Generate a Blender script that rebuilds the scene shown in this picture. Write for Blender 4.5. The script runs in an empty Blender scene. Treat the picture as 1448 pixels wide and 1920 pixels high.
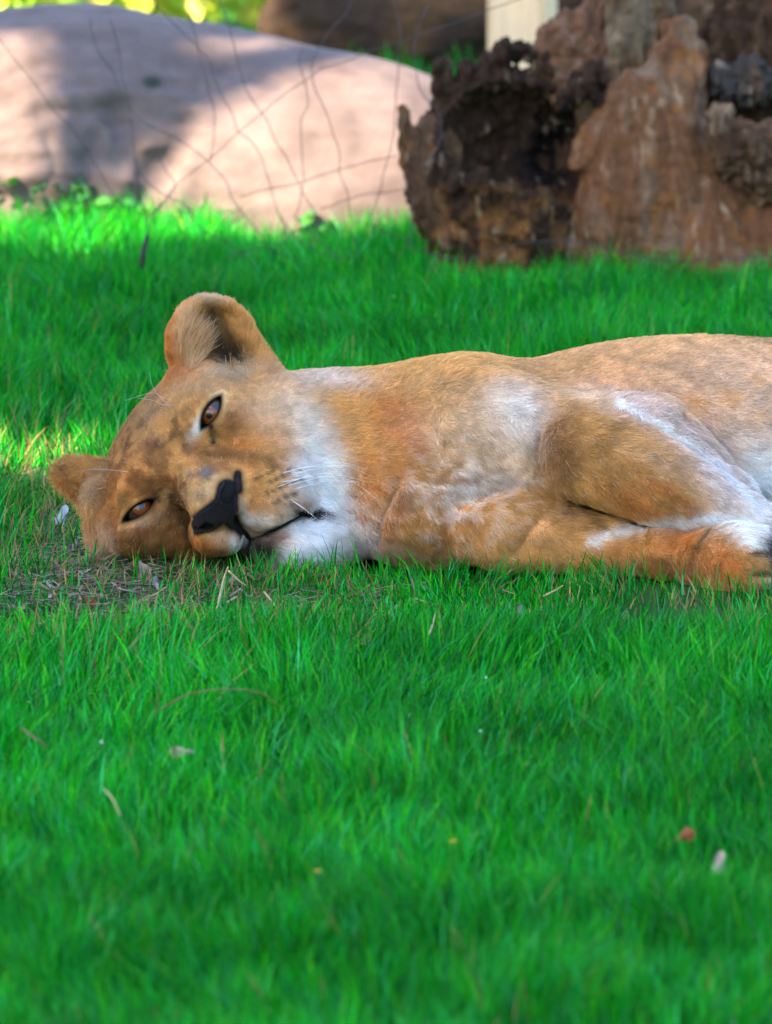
import bpy, math, random
import numpy as np
from mathutils import Vector, Matrix

rng = np.random.default_rng(7)
random.seed(7)
scene = bpy.context.scene
COL = scene.collection
R = math.radians

# ------------------------------------------------------------------ camera
PITCH = R(10.0)
FOCUS = 9.0
V_R = np.array([1.0, 0.0, 0.0])
V_F = np.array([0.0, math.cos(PITCH), -math.sin(PITCH)])
V_U = np.array([0.0, math.sin(PITCH), math.cos(PITCH)])
P_F = np.array([0.0, 0.0, 0.0657])
P_C = P_F - FOCUS * V_F
cam = bpy.data.cameras.new('camera')
cam_o = bpy.data.objects.new('camera', cam)
COL.objects.link(cam_o)
cam_o.location = P_C
cam_o.rotation_euler = (R(80.0), 0, 0)
cam.sensor_fit = 'HORIZONTAL'
cam.sensor_width = 15.8
cam.lens = 15.8 * FOCUS / (1448 / 1500)
cam.clip_start, cam.clip_end = 0.1, 2000
cam.dof.use_dof = True
cam.dof.focus_distance = 8.9
cam.dof.aperture_fstop = 4.6
scene.camera = cam_o

# ------------------------------------------------------------------ light
SUN_DIR = np.array([-0.62, -0.42, 0.66]); SUN_DIR /= np.linalg.norm(SUN_DIR)
SUN_EL = math.asin(SUN_DIR[2])
world = bpy.data.worlds.new('World'); scene.world = world
world.use_nodes = True
nt = world.node_tree
sky = nt.nodes.new('ShaderNodeTexSky')
sky.sky_type = 'NISHITA'; sky.sun_disc = False
sky.sun_elevation = SUN_EL
sky.sun_rotation = math.atan2(SUN_DIR[0], SUN_DIR[1])
bg = nt.nodes['Background']
nt.links.new(sky.outputs[0], bg.inputs[0])
bg.inputs[1].default_value = 0.15
sun = bpy.data.lights.new('sun', 'SUN')
sun.energy = 5.0; sun.angle = R(0.53); sun.color = (1.0, 0.80, 0.56)
sun_o = bpy.data.objects.new('sun', sun); COL.objects.link(sun_o)
sun_o.location = SUN_DIR * 20
sun_o.rotation_euler = Vector(SUN_DIR).to_track_quat('Z', 'Y').to_euler()
scene.view_settings.view_transform = 'Standard'
scene.view_settings.look = 'None'
scene.view_settings.gamma = 1.0
scene.view_settings.use_curve_mapping = False
scene.view_settings.exposure = 2.8
scene.render.engine = 'CYCLES'
scene.cycles.use_denoising = True
scene.cycles.use_adaptive_sampling = False
scene.cycles.max_bounces = 8
scene.cycles.transparent_max_bounces = 8
try:
    scene.cycles_curves.shape = 'RIBBONS'
    scene.cycles_curves.subdivisions = 2
except Exception:
    pass

# ------------------------------------------------------------------ helpers
def srgb(r, g, b):
    def f(c):
        c = c / 255.0
        return c / 12.92 if c <= 0.04045 else ((c + 0.055) / 1.055) ** 2.4
    return np.array([f(r), f(g), f(b)])

class Frame:
    """A modelling space at a distance from the viewer: x right, y down, d towards the viewer, n units per metre."""
    def __init__(self, dist):
        self.dist = dist
        self.s = 1500.0 * FOCUS / dist
        self.o = P_C + dist * V_F
    def w(self, p):
        p = np.asarray(p, float)
        x, y, d = p[..., 0] - 724, 960 - p[..., 1], p[..., 2]
        return self.o + (x[..., None] * V_R + y[..., None] * V_U - d[..., None] * V_F) / self.s
    def v(self, q):
        q = np.asarray(q, float)
        return q[..., 0:1] * V_R - q[..., 1:2] * V_U - q[..., 2:3] * V_F
    def inv(self, wp):
        q = (np.asarray(wp) - self.o) * self.s
        return np.stack([q @ V_R + 724, 960 - q @ V_U, -(q @ V_F)], -1)

def pixel_of(wp):
    q = np.asarray(wp) - P_C
    z = q @ V_F
    k = 1500.0 * FOCUS / z
    return np.stack([724 + (q @ V_R) * k, 960 - (q @ V_U) * k], -1)

def ground_at(px, py, z=0.0):
    """Point of the ground under a line of sight."""
    d = V_F + ((px - 724) * V_R + (960 - py) * V_U) / (1500.0 * FOCUS)
    t = (z - P_C[2]) / d[2]
    return P_C + t * d

def _h(ix, iy, iz, seed):
    n = (ix.astype(np.int64) * 374761393 + iy.astype(np.int64) * 668265263 + iz.astype(np.int64) * 2147483647 + seed * 1274126177) & 0xffffffff
    n = ((n ^ (n >> 13)) * 1274126177) & 0xffffffff
    n = ((n ^ (n >> 15)) * 2246822519) & 0xffffffff
    return ((n ^ (n >> 16)) & 0xffff).astype(np.float32) / 32767.5 - 1.0

def noise(p, scale, seed=0):
    q = np.asarray(p, np.float32) / scale + 100.0
    i = np.floor(q).astype(np.int64)
    f = (q - i).astype(np.float32)
    f = f * f * (3 - 2 * f)
    out = 0
    for dx in (0, 1):
        wx = f[:, 0] if dx else 1 - f[:, 0]
        for dy in (0, 1):
            wy = f[:, 1] if dy else 1 - f[:, 1]
            for dz in (0, 1):
                wz = f[:, 2] if dz else 1 - f[:, 2]
                out = out + wx * wy * wz * _h(i[:, 0] + dx, i[:, 1] + dy, i[:, 2] + dz, seed)
    return out

def fbm(p, scale, octaves=4, seed=0, gain=0.5):
    out, a, t = 0, 1.0, 0
    for k in range(octaves):
        out = out + a * noise(p, scale / 2 ** k, seed + k * 17)
        t += a; a *= gain
    return out / t

def worley(p, scale, seed=0):
    q = np.asarray(p, np.float32) / scale + 50.0
    i = np.floor(q).astype(np.int64)
    f1 = np.full(len(q), 9.0, np.float32); f2 = f1.copy()
    for dx in (-1, 0, 1):
        for dy in (-1, 0, 1):
            for dz in (-1, 0, 1):
                c = [i[:, 0] + dx, i[:, 1] + dy, i[:, 2] + dz]
                pt = [c[k] + 0.5 + 0.45 * _h(c[0], c[1], c[2], seed + k) for k in range(3)]
                d = np.sqrt(sum((q[:, k] - pt[k]) ** 2 for k in range(3))).astype(np.float32)
                f2 = np.minimum(f2, np.maximum(f1, d)); f1 = np.minimum(f1, d)
    return f1, f2

def ridged(p, scale, octaves=4, seed=0):
    out, a, t = 0, 1.0, 0
    for k in range(octaves):
        out = out + a * (1 - 2 * np.abs(noise(p, scale / 2 ** k, seed + k * 13)))
        t += a; a *= 0.5
    return out / t

# signed distances (vectorised)
def ell(p, c, r, M=None):
    q = p - np.asarray(c, np.float32)
    if M is not None:
        q = q @ np.asarray(M, np.float32).T
    r = np.asarray(r, np.float32)
    a = q / r
    k0 = np.sqrt((a * a).sum(1)) + 1e-6
    b = a / r
    k1 = np.sqrt((b * b).sum(1)) + 1e-9
    return k0 * (k0 - 1) / k1

def cap(p, a, b, ra, rb):
    a = np.asarray(a, np.float32); b = np.asarray(b, np.float32)
    d = b - a
    q = p - a
    t = np.clip((q @ d) / (d @ d), 0, 1)
    e = q - t[:, None] * d
    return np.sqrt((e * e).sum(1)) - (ra + (rb - ra) * t)

def smin(a, b, k):
    h = np.maximum(k - np.abs(a - b), 0) / k
    return np.minimum(a, b) - h * h * k * 0.25

def smax(a, b, k):
    return -smin(-a, -b, k)

def chain(p, pts, k=12):
    out = None
    for (a, ra), (b, rb) in zip(pts[:-1], pts[1:]):
        d = cap(p, a, b, ra, rb)
        out = d if out is None else np.minimum(out, d)
    return out

def rot_axes(v):
    """orthonormal rows"""
    return np.array([np.asarray(x, float) / np.linalg.norm(x) for x in v])

def mesh_sdf(f, ax, block=8, margin=1.6):
    """Surface nets of f over the rectilinear grid ax = (xs, ys, zs). Returns verts, quads."""
    xs, ys, zs = [np.asarray(a, np.float32) for a in ax]
    nx, ny, nz = len(xs), len(ys), len(zs)
    F = np.empty((nx, ny, nz), np.float32)
    bx, by, bz = [np.arange(0, n, block) for n in (nx, ny, nz)]
    cx, cy, cz = [a[np.minimum(b + block // 2, len(a) - 1)] for a, b in ((xs, bx), (ys, by), (zs, bz))]
    G = np.stack(np.meshgrid(cx, cy, cz, indexing='ij'), -1).reshape(-1, 3)
    c = f(G).reshape(len(bx), len(by), len(bz))
    F[:] = np.repeat(np.repeat(np.repeat(c, block, 0), block, 1), block, 2)[:nx, :ny, :nz]
    hx = np.gradient(xs)[np.minimum(bx + block // 2, nx - 1)] * block
    hy = np.gradient(ys)[np.minimum(by + block // 2, ny - 1)] * block
    hz = np.gradient(zs)[np.minimum(bz + block // 2, nz - 1)] * block
    diag = 0.5 * np.sqrt(hx[:, None, None] ** 2 + hy[None, :, None] ** 2 + hz[None, None, :] ** 2)
    act = np.abs(c) < diag * margin
    A = np.repeat(np.repeat(np.repeat(act, block, 0), block, 1), block, 2)[:nx, :ny, :nz]
    idx = np.nonzero(A)
    n = len(idx[0])
    for s in range(0, n, 400000):
        e = min(n, s + 400000)
        pts = np.stack([xs[idx[0][s:e]], ys[idx[1][s:e]], zs[idx[2][s:e]]], -1)
        F[idx[0][s:e], idx[1][s:e], idx[2][s:e]] = f(pts)
    I = F < 0
    cnt = np.zeros((nx - 1, ny - 1, nz - 1), np.int8)
    for dx in (0, 1):
        for dy in (0, 1):
            for dz in (0, 1):
                cnt += I[dx:nx - 1 + dx, dy:ny - 1 + dy, dz:nz - 1 + dz]
    act = (cnt > 0) & (cnt < 8)
    ci = np.nonzero(act)
    nv = len(ci[0])
    vid = np.full(act.shape, -1, np.int32)
    vid[ci] = np.arange(nv)
    acc = np.zeros((nv, 3), np.float32); w = np.zeros(nv, np.float32)
    corners = [(a, b, d) for a in (0, 1) for b in (0, 1) for d in (0, 1)]
    val = {k: F[ci[0] + k[0], ci[1] + k[1], ci[2] + k[2]] for k in corners}
    pos = {k: np.stack([xs[ci[0] + k[0]], ys[ci[1] + k[1]], zs[ci[2] + k[2]]], -1) for k in corners}
    for i, k in enumerate(corners):
        for axis in range(3):
            if k[axis] == 0:
                k2 = tuple(1 if j == axis else k[j] for j in range(3))
                a, b = val[k], val[k2]
                m = (a < 0) != (b < 0)
                t = np.where(m, a / np.where(m, a - b, 1), 0)
                acc += np.where(m[:, None], pos[k] + t[:, None] * (pos[k2] - pos[k]), 0)
                w += m
    V = acc / w[:, None]
    quads = []
    for axis in range(3):
        o1, o2 = [(1, 2), (2, 0), (0, 1)][axis]
        sl0 = [slice(None)] * 3; sl1 = [slice(None)] * 3
        sl0[axis] = slice(0, -1); sl1[axis] = slice(1, None)
        s0 = I[tuple(sl0)]; s1 = I[tuple(sl1)]
        ch = s0 != s1
        for o in (o1, o2):
            m = [slice(None)] * 3; m[o] = slice(1, -1)
            pass
        e = np.nonzero(ch)
        e = [a.copy() for a in e]
        ok = (e[o1] > 0) & (e[o2] > 0) & (e[o1] < I.shape[o1] - 1) & (e[o2] < I.shape[o2] - 1)
        e = [a[ok] for a in e]
        def cell(d1, d2):
            q = list(e); q[o1] = e[o1] - d1; q[o2] = e[o2] - d2
            return vid[q[0], q[1], q[2]]
        q = np.stack([cell(1, 1), cell(0, 1), cell(0, 0), cell(1, 0)], -1)
        flip = s1[e[0], e[1], e[2]]
        q[flip] = q[flip][:, ::-1]
        quads.append(q)
    Q = np.concatenate(quads)
    Q = Q[(Q >= 0).all(1)]
    return V.astype(np.float64), Q

def smooth_verts(V, Q, it=1, lam=0.5):
    E = np.concatenate([Q[:, [0, 1]], Q[:, [1, 2]], Q[:, [2, 3]], Q[:, [3, 0]]])
    for _ in range(it):
        acc = np.zeros_like(V); n = np.zeros(len(V))
        for a, b in ((0, 1), (1, 0)):
            for k in range(3):
                acc[:, k] += np.bincount(E[:, a], V[E[:, b], k], len(V))
            n += np.bincount(E[:, a], minlength=len(V))
        n[n == 0] = 1
        V = V + lam * (acc / n[:, None] - V)
    return V

def vert_normals(V, Q):
    d1 = V[Q[:, 2]] - V[Q[:, 0]]; d2 = V[Q[:, 3]] - V[Q[:, 1]]
    fn = np.cross(d1, d2)
    N = np.zeros_like(V)
    for j in range(4):
        for k in range(3):
            N[:, k] += np.bincount(Q[:, j], fn[:, k], len(V))
    return N / (np.linalg.norm(N, axis=1, keepdims=True) + 1e-12)

def make_mesh(name, V, faces, smooth=True, col=None, colname='tint'):
    """faces: (n,k) int array"""
    me = bpy.data.meshes.new(name)
    faces = np.asarray(faces, np.int32)
    n, k = faces.shape
    me.vertices.add(len(V))
    me.vertices.foreach_set('co', np.asarray(V, np.float32).ravel())
    me.loops.add(n * k)
    me.loops.foreach_set('vertex_index', faces.ravel())
    me.polygons.add(n)
    me.polygons.foreach_set('loop_start', np.arange(0, n * k, k, dtype=np.int32))
    if smooth:
        me.polygons.foreach_set('use_smooth', np.ones(n, bool))
    me.update(calc_edges=True)
    if col is not None:
        a = me.color_attributes.new(colname, 'FLOAT_COLOR', 'POINT')
        c = np.ones((len(V), 4), np.float32); c[:, :3] = col
        a.data.foreach_set('color', c.ravel())
    return me

def add(name, me, mat=None, parent=None, loc=None, label=None, cat=None, group=None, kind=None):
    o = bpy.data.objects.new(name, me)
    COL.objects.link(o)
    if mat is not None and me is not None and len(me.materials) == 0:
        me.materials.append(mat)
    if parent is not None:
        o.parent = parent
        if loc is None:
            o.matrix_parent_inverse = Matrix.Translation(-parent.location)
    if loc is not None:
        o.location = loc
    if label: o['label'] = label
    if cat: o['category'] = cat
    if group: o['group'] = group
    if kind: o['kind'] = kind
    return o

def empty(name, loc, label, cat, group=None):
    return add(name, None, loc=tuple(loc), label=label, cat=cat, group=group)

def tube_mesh(name, pts, radii, seg=6):
    pts = np.asarray(pts, float); n = len(pts)
    radii = np.broadcast_to(np.asarray(radii, float), (n,))
    T = np.gradient(pts, axis=0); T /= np.linalg.norm(T, axis=1, keepdims=True) + 1e-12
    ref = np.array([0.0, 0, 1.0]) if abs(T[0][2]) < 0.9 else np.array([1.0, 0, 0])
    V = []
    a = np.cross(T[0], ref); a /= np.linalg.norm(a)
    for i in range(n):
        a = a - (a @ T[i]) * T[i]; a /= np.linalg.norm(a) + 1e-12
        b = np.cross(T[i], a)
        for j in range(seg):
            an = 2 * math.pi * j / seg
            V.append(pts[i] + radii[i] * (math.cos(an) * a + math.sin(an) * b))
    F = []
    for i in range(n - 1):
        for j in range(seg):
            F.append((i * seg + j, i * seg + (j + 1) % seg, (i + 1) * seg + (j + 1) % seg, (i + 1) * seg + j))
    me = bpy.data.meshes.new(name)
    faces = [tuple(f) for f in F] + [tuple(range(seg))[::-1], tuple((n - 1) * seg + j for j in range(seg))]
    me.from_pydata([tuple(v) for v in V], [], faces)
    me.polygons.foreach_set('use_smooth', [True] * len(me.polygons))
    me.update()
    return me

def catmull(pts, n=8):
    P = np.asarray(pts, float)
    P = np.vstack([2 * P[0] - P[1], P, 2 * P[-1] - P[-2]])
    out = []
    for i in range(1, len(P) - 2):
        for t in np.linspace(0, 1, n, endpoint=False):
            a, b, c, d = P[i - 1], P[i], P[i + 1], P[i + 2]
            out.append(0.5 * (2 * b + (c - a) * t + (2 * a - 5 * b + 4 * c - d) * t * t + (3 * b - a - 3 * c + d) * t ** 3))
    out.append(P[-2])
    return np.array(out)

# ------------------------------------------------------------------ materials
def mat_new(name):
    m = bpy.data.materials.new(name); m.use_nodes = True
    return m, m.node_tree, m.node_tree.nodes['Principled BSDF']

def mat_plain(name, col, rough=0.7, spec=0.3, noise_scale=None, amount=0.3, bump=0.0, coat=0.0):
    m, t, b = mat_new(name)
    b.inputs['Roughness'].default_value = rough
    b.inputs['Specular IOR Level'].default_value = spec
    b.inputs['Coat Weight'].default_value = coat
    b.inputs['Base Color'].default_value = (*col, 1)
    if noise_scale:
        tc = t.nodes.new('ShaderNodeTexCoord')
        n = t.nodes.new('ShaderNodeTexNoise'); n.inputs['Scale'].default_value = noise_scale
        n.inputs['Detail'].default_value = 6; n.inputs['Roughness'].default_value = 0.65
        t.links.new(tc.outputs['Object'], n.inputs['Vector'])
        r = t.nodes.new('ShaderNodeValToRGB')
        c = np.array(col)
        r.color_ramp.elements[0].position = 0.3; r.color_ramp.elements[1].position = 0.7
        r.color_ramp.elements[0].color = (*(c * (1 - amount)), 1)
        r.color_ramp.elements[1].color = (*np.minimum(c * (1 + amount), 1), 1)
        t.links.new(n.outputs['Fac'], r.inputs['Fac'])
        t.links.new(r.outputs['Color'], b.inputs['Base Color'])
        if bump:
            bp = t.nodes.new('ShaderNodeBump'); bp.inputs['Strength'].default_value = bump
            bp.inputs['Distance'].default_value = 0.01
            t.links.new(n.outputs['Fac'], bp.inputs['Height'])
            t.links.new(bp.outputs['Normal'], b.inputs['Normal'])
    return m

def mat_attr(name, rough=0.8, spec=0.2, noise_scale=None, bump=0.0, amount=0.35, attr='tint', bump_dist=0.004):
    m, t, b = mat_new(name)
    b.inputs['Roughness'].default_value = rough
    b.inputs['Specular IOR Level'].default_value = spec
    at = t.nodes.new('ShaderNodeAttribute'); at.attribute_name = attr
    src = at.outputs['Color']
    if noise_scale:
        tc = t.nodes.new('ShaderNodeTexCoord')
        n = t.nodes.new('ShaderNodeTexNoise'); n.inputs['Scale'].default_value = noise_scale
        n.inputs['Detail'].default_value = 8; n.inputs['Roughness'].default_value = 0.7
        t.links.new(tc.outputs['Object'], n.inputs['Vector'])
        mr = t.nodes.new('ShaderNodeMapRange')
        mr.inputs['From Min'].default_value = 0.3; mr.inputs['From Max'].default_value = 0.7
        mr.inputs['To Min'].default_value = 1 - amount; mr.inputs['To Max'].default_value = 1 + amount
        t.links.new(n.outputs['Fac'], mr.inputs['Value'])
        mx = t.nodes.new('ShaderNodeVectorMath'); mx.operation = 'SCALE'
        t.links.new(src, mx.inputs[0]); t.links.new(mr.outputs[0], mx.inputs['Scale'])
        src = mx.outputs[0]
        if bump:
            bp = t.nodes.new('ShaderNodeBump'); bp.inputs['Strength'].default_value = bump
            bp.inputs['Distance'].default_value = bump_dist
            t.links.new(n.outputs['Fac'], bp.inputs['Height'])
            t.links.new(bp.outputs['Normal'], b.inputs['Normal'])
    t.links.new(src, b.inputs['Base Color'])
    return m

def mat_leafy(name, attr='tint', trans=0.45, rough=0.45, spec=0.35):
    m, t, b = mat_new(name)
    out = t.nodes['Material Output']
    at = t.nodes.new('ShaderNodeAttribute'); at.attribute_name = attr
    b.inputs['Roughness'].default_value = rough
    b.inputs['Specular IOR Level'].default_value = spec
    t.links.new(at.outputs['Color'], b.inputs['Base Color'])
    tr = t.nodes.new('ShaderNodeBsdfTranslucent')
    t.links.new(at.outputs['Color'], tr.inputs['Color'])
    mx = t.nodes.new('ShaderNodeMixShader'); mx.inputs['Fac'].default_value = trans
    t.links.new(b.outputs[0], mx.inputs[1]); t.links.new(tr.outputs[0], mx.inputs[2])
    t.links.new(mx.outputs[0], out.inputs['Surface'])
    return m
# ------------------------------------------------------------------ ground
def ground_z(x, y):
    p = np.stack([x, y, np.zeros_like(x)], -1)
    return 0.012 * noise(p, 0.5, 71) + 0.006 * noise(p, 0.16, 72)

m_ground, t_, b_ = mat_new('soil')
tc = t_.nodes.new('ShaderNodeTexCoord')
n1 = t_.nodes.new('ShaderNodeTexNoise'); n1.inputs['Scale'].default_value = 9; n1.inputs['Detail'].default_value = 10
n2 = t_.nodes.new('ShaderNodeTexNoise'); n2.inputs['Scale'].default_value = 90; n2.inputs['Detail'].default_value = 6
rp = t_.nodes.new('ShaderNodeValToRGB')
rp.color_ramp.elements[0].position = 0.35; rp.color_ramp.elements[0].color = (0.022, 0.030, 0.012, 1)
rp.color_ramp.elements[1].position = 0.74; rp.color_ramp.elements[1].color = (0.085, 0.062, 0.042, 1)
e_ = rp.color_ramp.elements.new(0.52); e_.color = (0.020, 0.075, 0.014, 1)
t_.links.new(tc.outputs['Object'], n1.inputs['Vector']); t_.links.new(tc.outputs['Object'], n2.inputs['Vector'])
t_.links.new(n1.outputs['Fac'], rp.inputs['Fac'])
t_.links.new(rp.outputs['Color'], b_.inputs['Base Color'])
bp = t_.nodes.new('ShaderNodeBump'); bp.inputs['Strength'].default_value = 0.6; bp.inputs['Distance'].default_value = 0.01
t_.links.new(n2.outputs['Fac'], bp.inputs['Height']); t_.links.new(bp.outputs['Normal'], b_.inputs['Normal'])
b_.inputs['Roughness'].default_value = 0.95; b_.inputs['Specular IOR Level'].default_value = 0.1
gx = np.unique(np.concatenate([np.linspace(-400, -4, 16), np.linspace(-4, 4, 161), np.linspace(4, 400, 16)]))
gy = np.unique(np.concatenate([np.linspace(-40, -4, 10), np.linspace(-4, 9, 240), np.linspace(9, 600, 20)]))
GX, GY = np.meshgrid(gx, gy, indexing='ij')
GZ = ground_z(GX.ravel(), GY.ravel()) * np.exp(-(np.maximum(0, np.hypot(GX.ravel(), GY.ravel()) - 8) / 6))
GV = np.stack([GX.ravel(), GY.ravel(), GZ], -1)
ii, jj = np.meshgrid(np.arange(len(gx) - 1), np.arange(len(gy) - 1), indexing='ij')
k0 = (ii * len(gy) + jj).ravel()
GQ = np.stack([k0, k0 + len(gy), k0 + len(gy) + 1, k0 + 1], -1)
add('ground', make_mesh('ground', GV, GQ), m_ground, kind='structure')

# ------------------------------------------------------------------ boulder
RF = Frame(11.85)
def rock_core(p):
    p = p.astype(np.float32)
    d = ell(p, (110, 350, -330), (600, 368, 370))
    d = smin(d, ell(p, (560, 350, -260), (430, 275, 330)), 90)
    d = smin(d, ell(p, (640, 400, -130), (330, 240, 230)), 40)
    d = smin(d, ell(p, (60, 330, -120), (150, 150, 150)), 50)
    return smin(d, ell(p, (-420, 300, -300), (420, 320, 330)), 80)
def depth_of(f, x, y, lo=-500, hi=400):
    ds = np.arange(hi, lo, -2.0)
    v = f(np.stack([np.full_like(ds, x), np.full_like(ds, y), ds], -1))
    return ds[np.argmax(v < 0)]
CRACKS = [((325, 157), (412, 160), 15, 14), ((268, 150), (298, 158), 10, 12), ((80, 210), (160, 206), 13, 16), ((160, 206), (240, 196), 11, 16), ((205, 200), (262, 300), 12, 22), ((240, 440), (300, 320), 22, 40), ((300, 320), (350, 240), 16, 40), ((95, 250), (105, 330), 8, 20), ((180, 260), (150, 380), 8, 24), ((420, 120), (520, 150), 7, 24), ((30, 130), (110, 120), 7, 26)]
CRACKS = [(( *a, depth_of(rock_core, *a) + 3), (*b, depth_of(rock_core, *b) + 3), r_, k_) for a, b, r_, k_ in CRACKS]
def rock_sdf(p):
    p = p.astype(np.float32)
    d = rock_core(p)
    for a, b, r_, k_ in CRACKS:
        d = smax(d, -cap(p, a, b, r_, r_ * 0.8), k_)
    return d
RV, RQ = mesh_sdf(rock_sdf, (np.arange(-880, 1080, 9.5), np.arange(-60, 600, 8.0), np.arange(-720, 220, 9.5)))
RV = smooth_verts(RV, RQ, 1, 0.5)
RN = vert_normals(RV, RQ)
if np.mean(rock_sdf(RV[::20] + RN[::20] * 4) > rock_sdf(RV[::20] - RN[::20] * 4)) < 0.5:
    RQ = RQ[:, ::-1]; RN = -RN
rough = np.clip(1.6 - (RV[:, 0] - 200) / 260, 0.3, 1.6) * np.clip((RV[:, 1] - 60) / 120, 0.35, 1)
RV = RV + RN * ((14 * fbm(RV, 150, 3, 81) + rough * (16 * ridged(RV * np.array([0.6, 1.2, 1]), 90, 4, 82) - 6))[:, None])
rc = srgb(196, 168, 148)[None, :] * (1 + 0.18 * fbm(RV, 70, 4, 84)[:, None])
rc = rc + np.clip(fbm(RV, 120, 3, 86) * 1.2, 0, 0.5)[:, None] * (srgb(150, 128, 112) - rc)
gr_ = fbm(RV * np.array([0.5, 1.5, 1]), 40, 4, 87)
rc = rc * (1 + 0.22 * gr_[:, None])
moss = np.clip(1.4 * np.exp(-(((RV[:, 0] - 285) / 18) ** 2 + ((RV[:, 1] - 152) / 12) ** 2)), 0, 0.9)
rc = rc + moss[:, None] * (srgb(60, 84, 50) - rc)
m_rock = mat_attr('granite', 0.85, 0.2, 26, 0.35, 0.16, bump_dist=0.006)
add('boulder', make_mesh('boulder', RF.w(RV), RQ, True, np.clip(rc * 0.24 * np.array([0.90, 0.95, 1.18]), 0.02, 0.6)), m_rock,
    label='long rounded pinkish granite boulder behind the lawn with patches of sunlight', cat='boulder')

# ------------------------------------------------------------------ hollow stump
SF = Frame(11.35)
m_wood = mat_attr('weathered_wood', 0.88, 0.15, 55, 0.7, 0.35, bump_dist=0.012)
stump = empty('tree_stump', SF.w((1150, 505, 0)), 'big hollow weathered tree stump with jagged broken rim beside the boulder', 'tree stump')
BROWN = srgb(112, 84, 62); GREYW = srgb(150, 130, 112); DKB = srgb(62, 44, 32); ORG = srgb(150, 98, 50); PALEW = srgb(186, 164, 140); REDB = srgb(122, 86, 66)

def wood_part(name, f, ax, disp, cols, seed, h_mul=1.0, vert_grain=True):
    V, Q = mesh_sdf(f, ax)
    N = vert_normals(V, Q)
    if np.mean(f(V[::15] + N[::15] * 3) > f(V[::15] - N[::15] * 3)) < 0.5:
        Q = Q[:, ::-1]; N = -N
    g = V * (np.array([1.5, 0.45, 1.5]) if vert_grain else np.array([1.0, 1.0, 1.0]))
    dsp = disp[0] * (ridged(g, 60, 4, seed) - 0.4) + disp[1] * fbm(V, 26, 3, seed + 5) + disp[2] * np.abs(noise(V, 11, seed + 9))
    f1_, f2_ = worley(g + 6 * np.stack([noise(V, 20, seed + 60 + i) for i in range(3)], -1), 70 if name == 'split_slab' else 46, seed + 3)
    dsp = dsp + disp[1] * 1.3 * (np.minimum(f2_ - f1_, 0.35) / 0.35 - 1) + disp[2] * 0.6 * ridged(g, 16, 2, seed + 11)
    V2 = V + N * dsp[:, None]
    V2 = smooth_verts(V2, Q, 1, 0.15)
    n1 = fbm(g, 70, 4, seed + 30); n2 = fbm(V, 34, 3, seed + 31); n3 = fbm(g, 22, 3, seed + 32)
    c = np.tile(cols[0], (len(V), 1))
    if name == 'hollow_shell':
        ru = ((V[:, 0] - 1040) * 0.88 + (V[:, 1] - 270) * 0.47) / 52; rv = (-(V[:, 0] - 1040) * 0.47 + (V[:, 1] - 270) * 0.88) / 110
        hollow_shade = np.exp(-(ru * ru + rv * rv) ** 2) * (V[:, 2] < 40)  # shade of the hollow, painted dark into the wood colour
        c += hollow_shade[:, None] * (srgb(34, 24, 18) - c)
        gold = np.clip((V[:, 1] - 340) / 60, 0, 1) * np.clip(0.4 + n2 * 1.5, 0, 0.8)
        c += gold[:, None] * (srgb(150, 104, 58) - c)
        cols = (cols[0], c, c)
    c += np.clip(n1 * 1.6 + 0.1, 0, 0.8)[:, None] * (cols[1] - c)
    c += np.clip(n2 * 1.8 - 0.25, 0, 0.8)[:, None] * (cols[2] - c)
    c += np.clip(n3 * 1.6 - 0.5, 0, 0.45)[:, None] * (PALEW - c)
    c *= (1 + 0.25 * n3[:, None])
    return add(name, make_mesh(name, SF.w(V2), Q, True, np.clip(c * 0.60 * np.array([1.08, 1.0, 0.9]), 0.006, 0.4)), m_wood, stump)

def slab_sdf(p):
    d = cap(p, (1150, 500, -10), (1276, 118, -40), 118, 62)
    d = smin(d, ell(p, (1215, 330, 0), (130, 190, 70)), 30)
    d = smin(d, cap(p, (1080, 300, 30), (1190, 150, -10), 22, 26), 20)
    d = smin(d, cap(p, (1255, 48, -40), (1296, 44, -40), 20, 22), 14)
    for c_, n_ in (((1130, 240, 48), (-.55, -.25, .80)), ((1335, 250, 20), (.62, -.20, .76)), ((1215, 320, 62), (-.04, -.10, 1)), ((1180, 420, 66), (.1, .25, .96)), ((1260, 180, 34), (.15, -.35, .92)), ((1090, 400, 40), (-.7, .1, .7))):
        n_ = np.array(n_) / np.linalg.norm(n_)
        d = smax(d, (p - np.array(c_, np.float32)) @ n_.astype(np.float32), 3)
    d = smin(d, cap(p, (1340, 520, -10), (1310, 340, -10), 120, 60), 30)
    d = smin(d, cap(p, (1500, 520, -30), (1430, 380, -30), 130, 70), 30)
    return d
wood_part('split_slab', slab_sdf, (np.arange(960, 1680, 4.5), np.arange(-10, 560, 4.5), np.arange(-220, 170, 4.5)), (4, 6, 3), (srgb(122, 84, 58), GREYW, ORG), 101)

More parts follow.
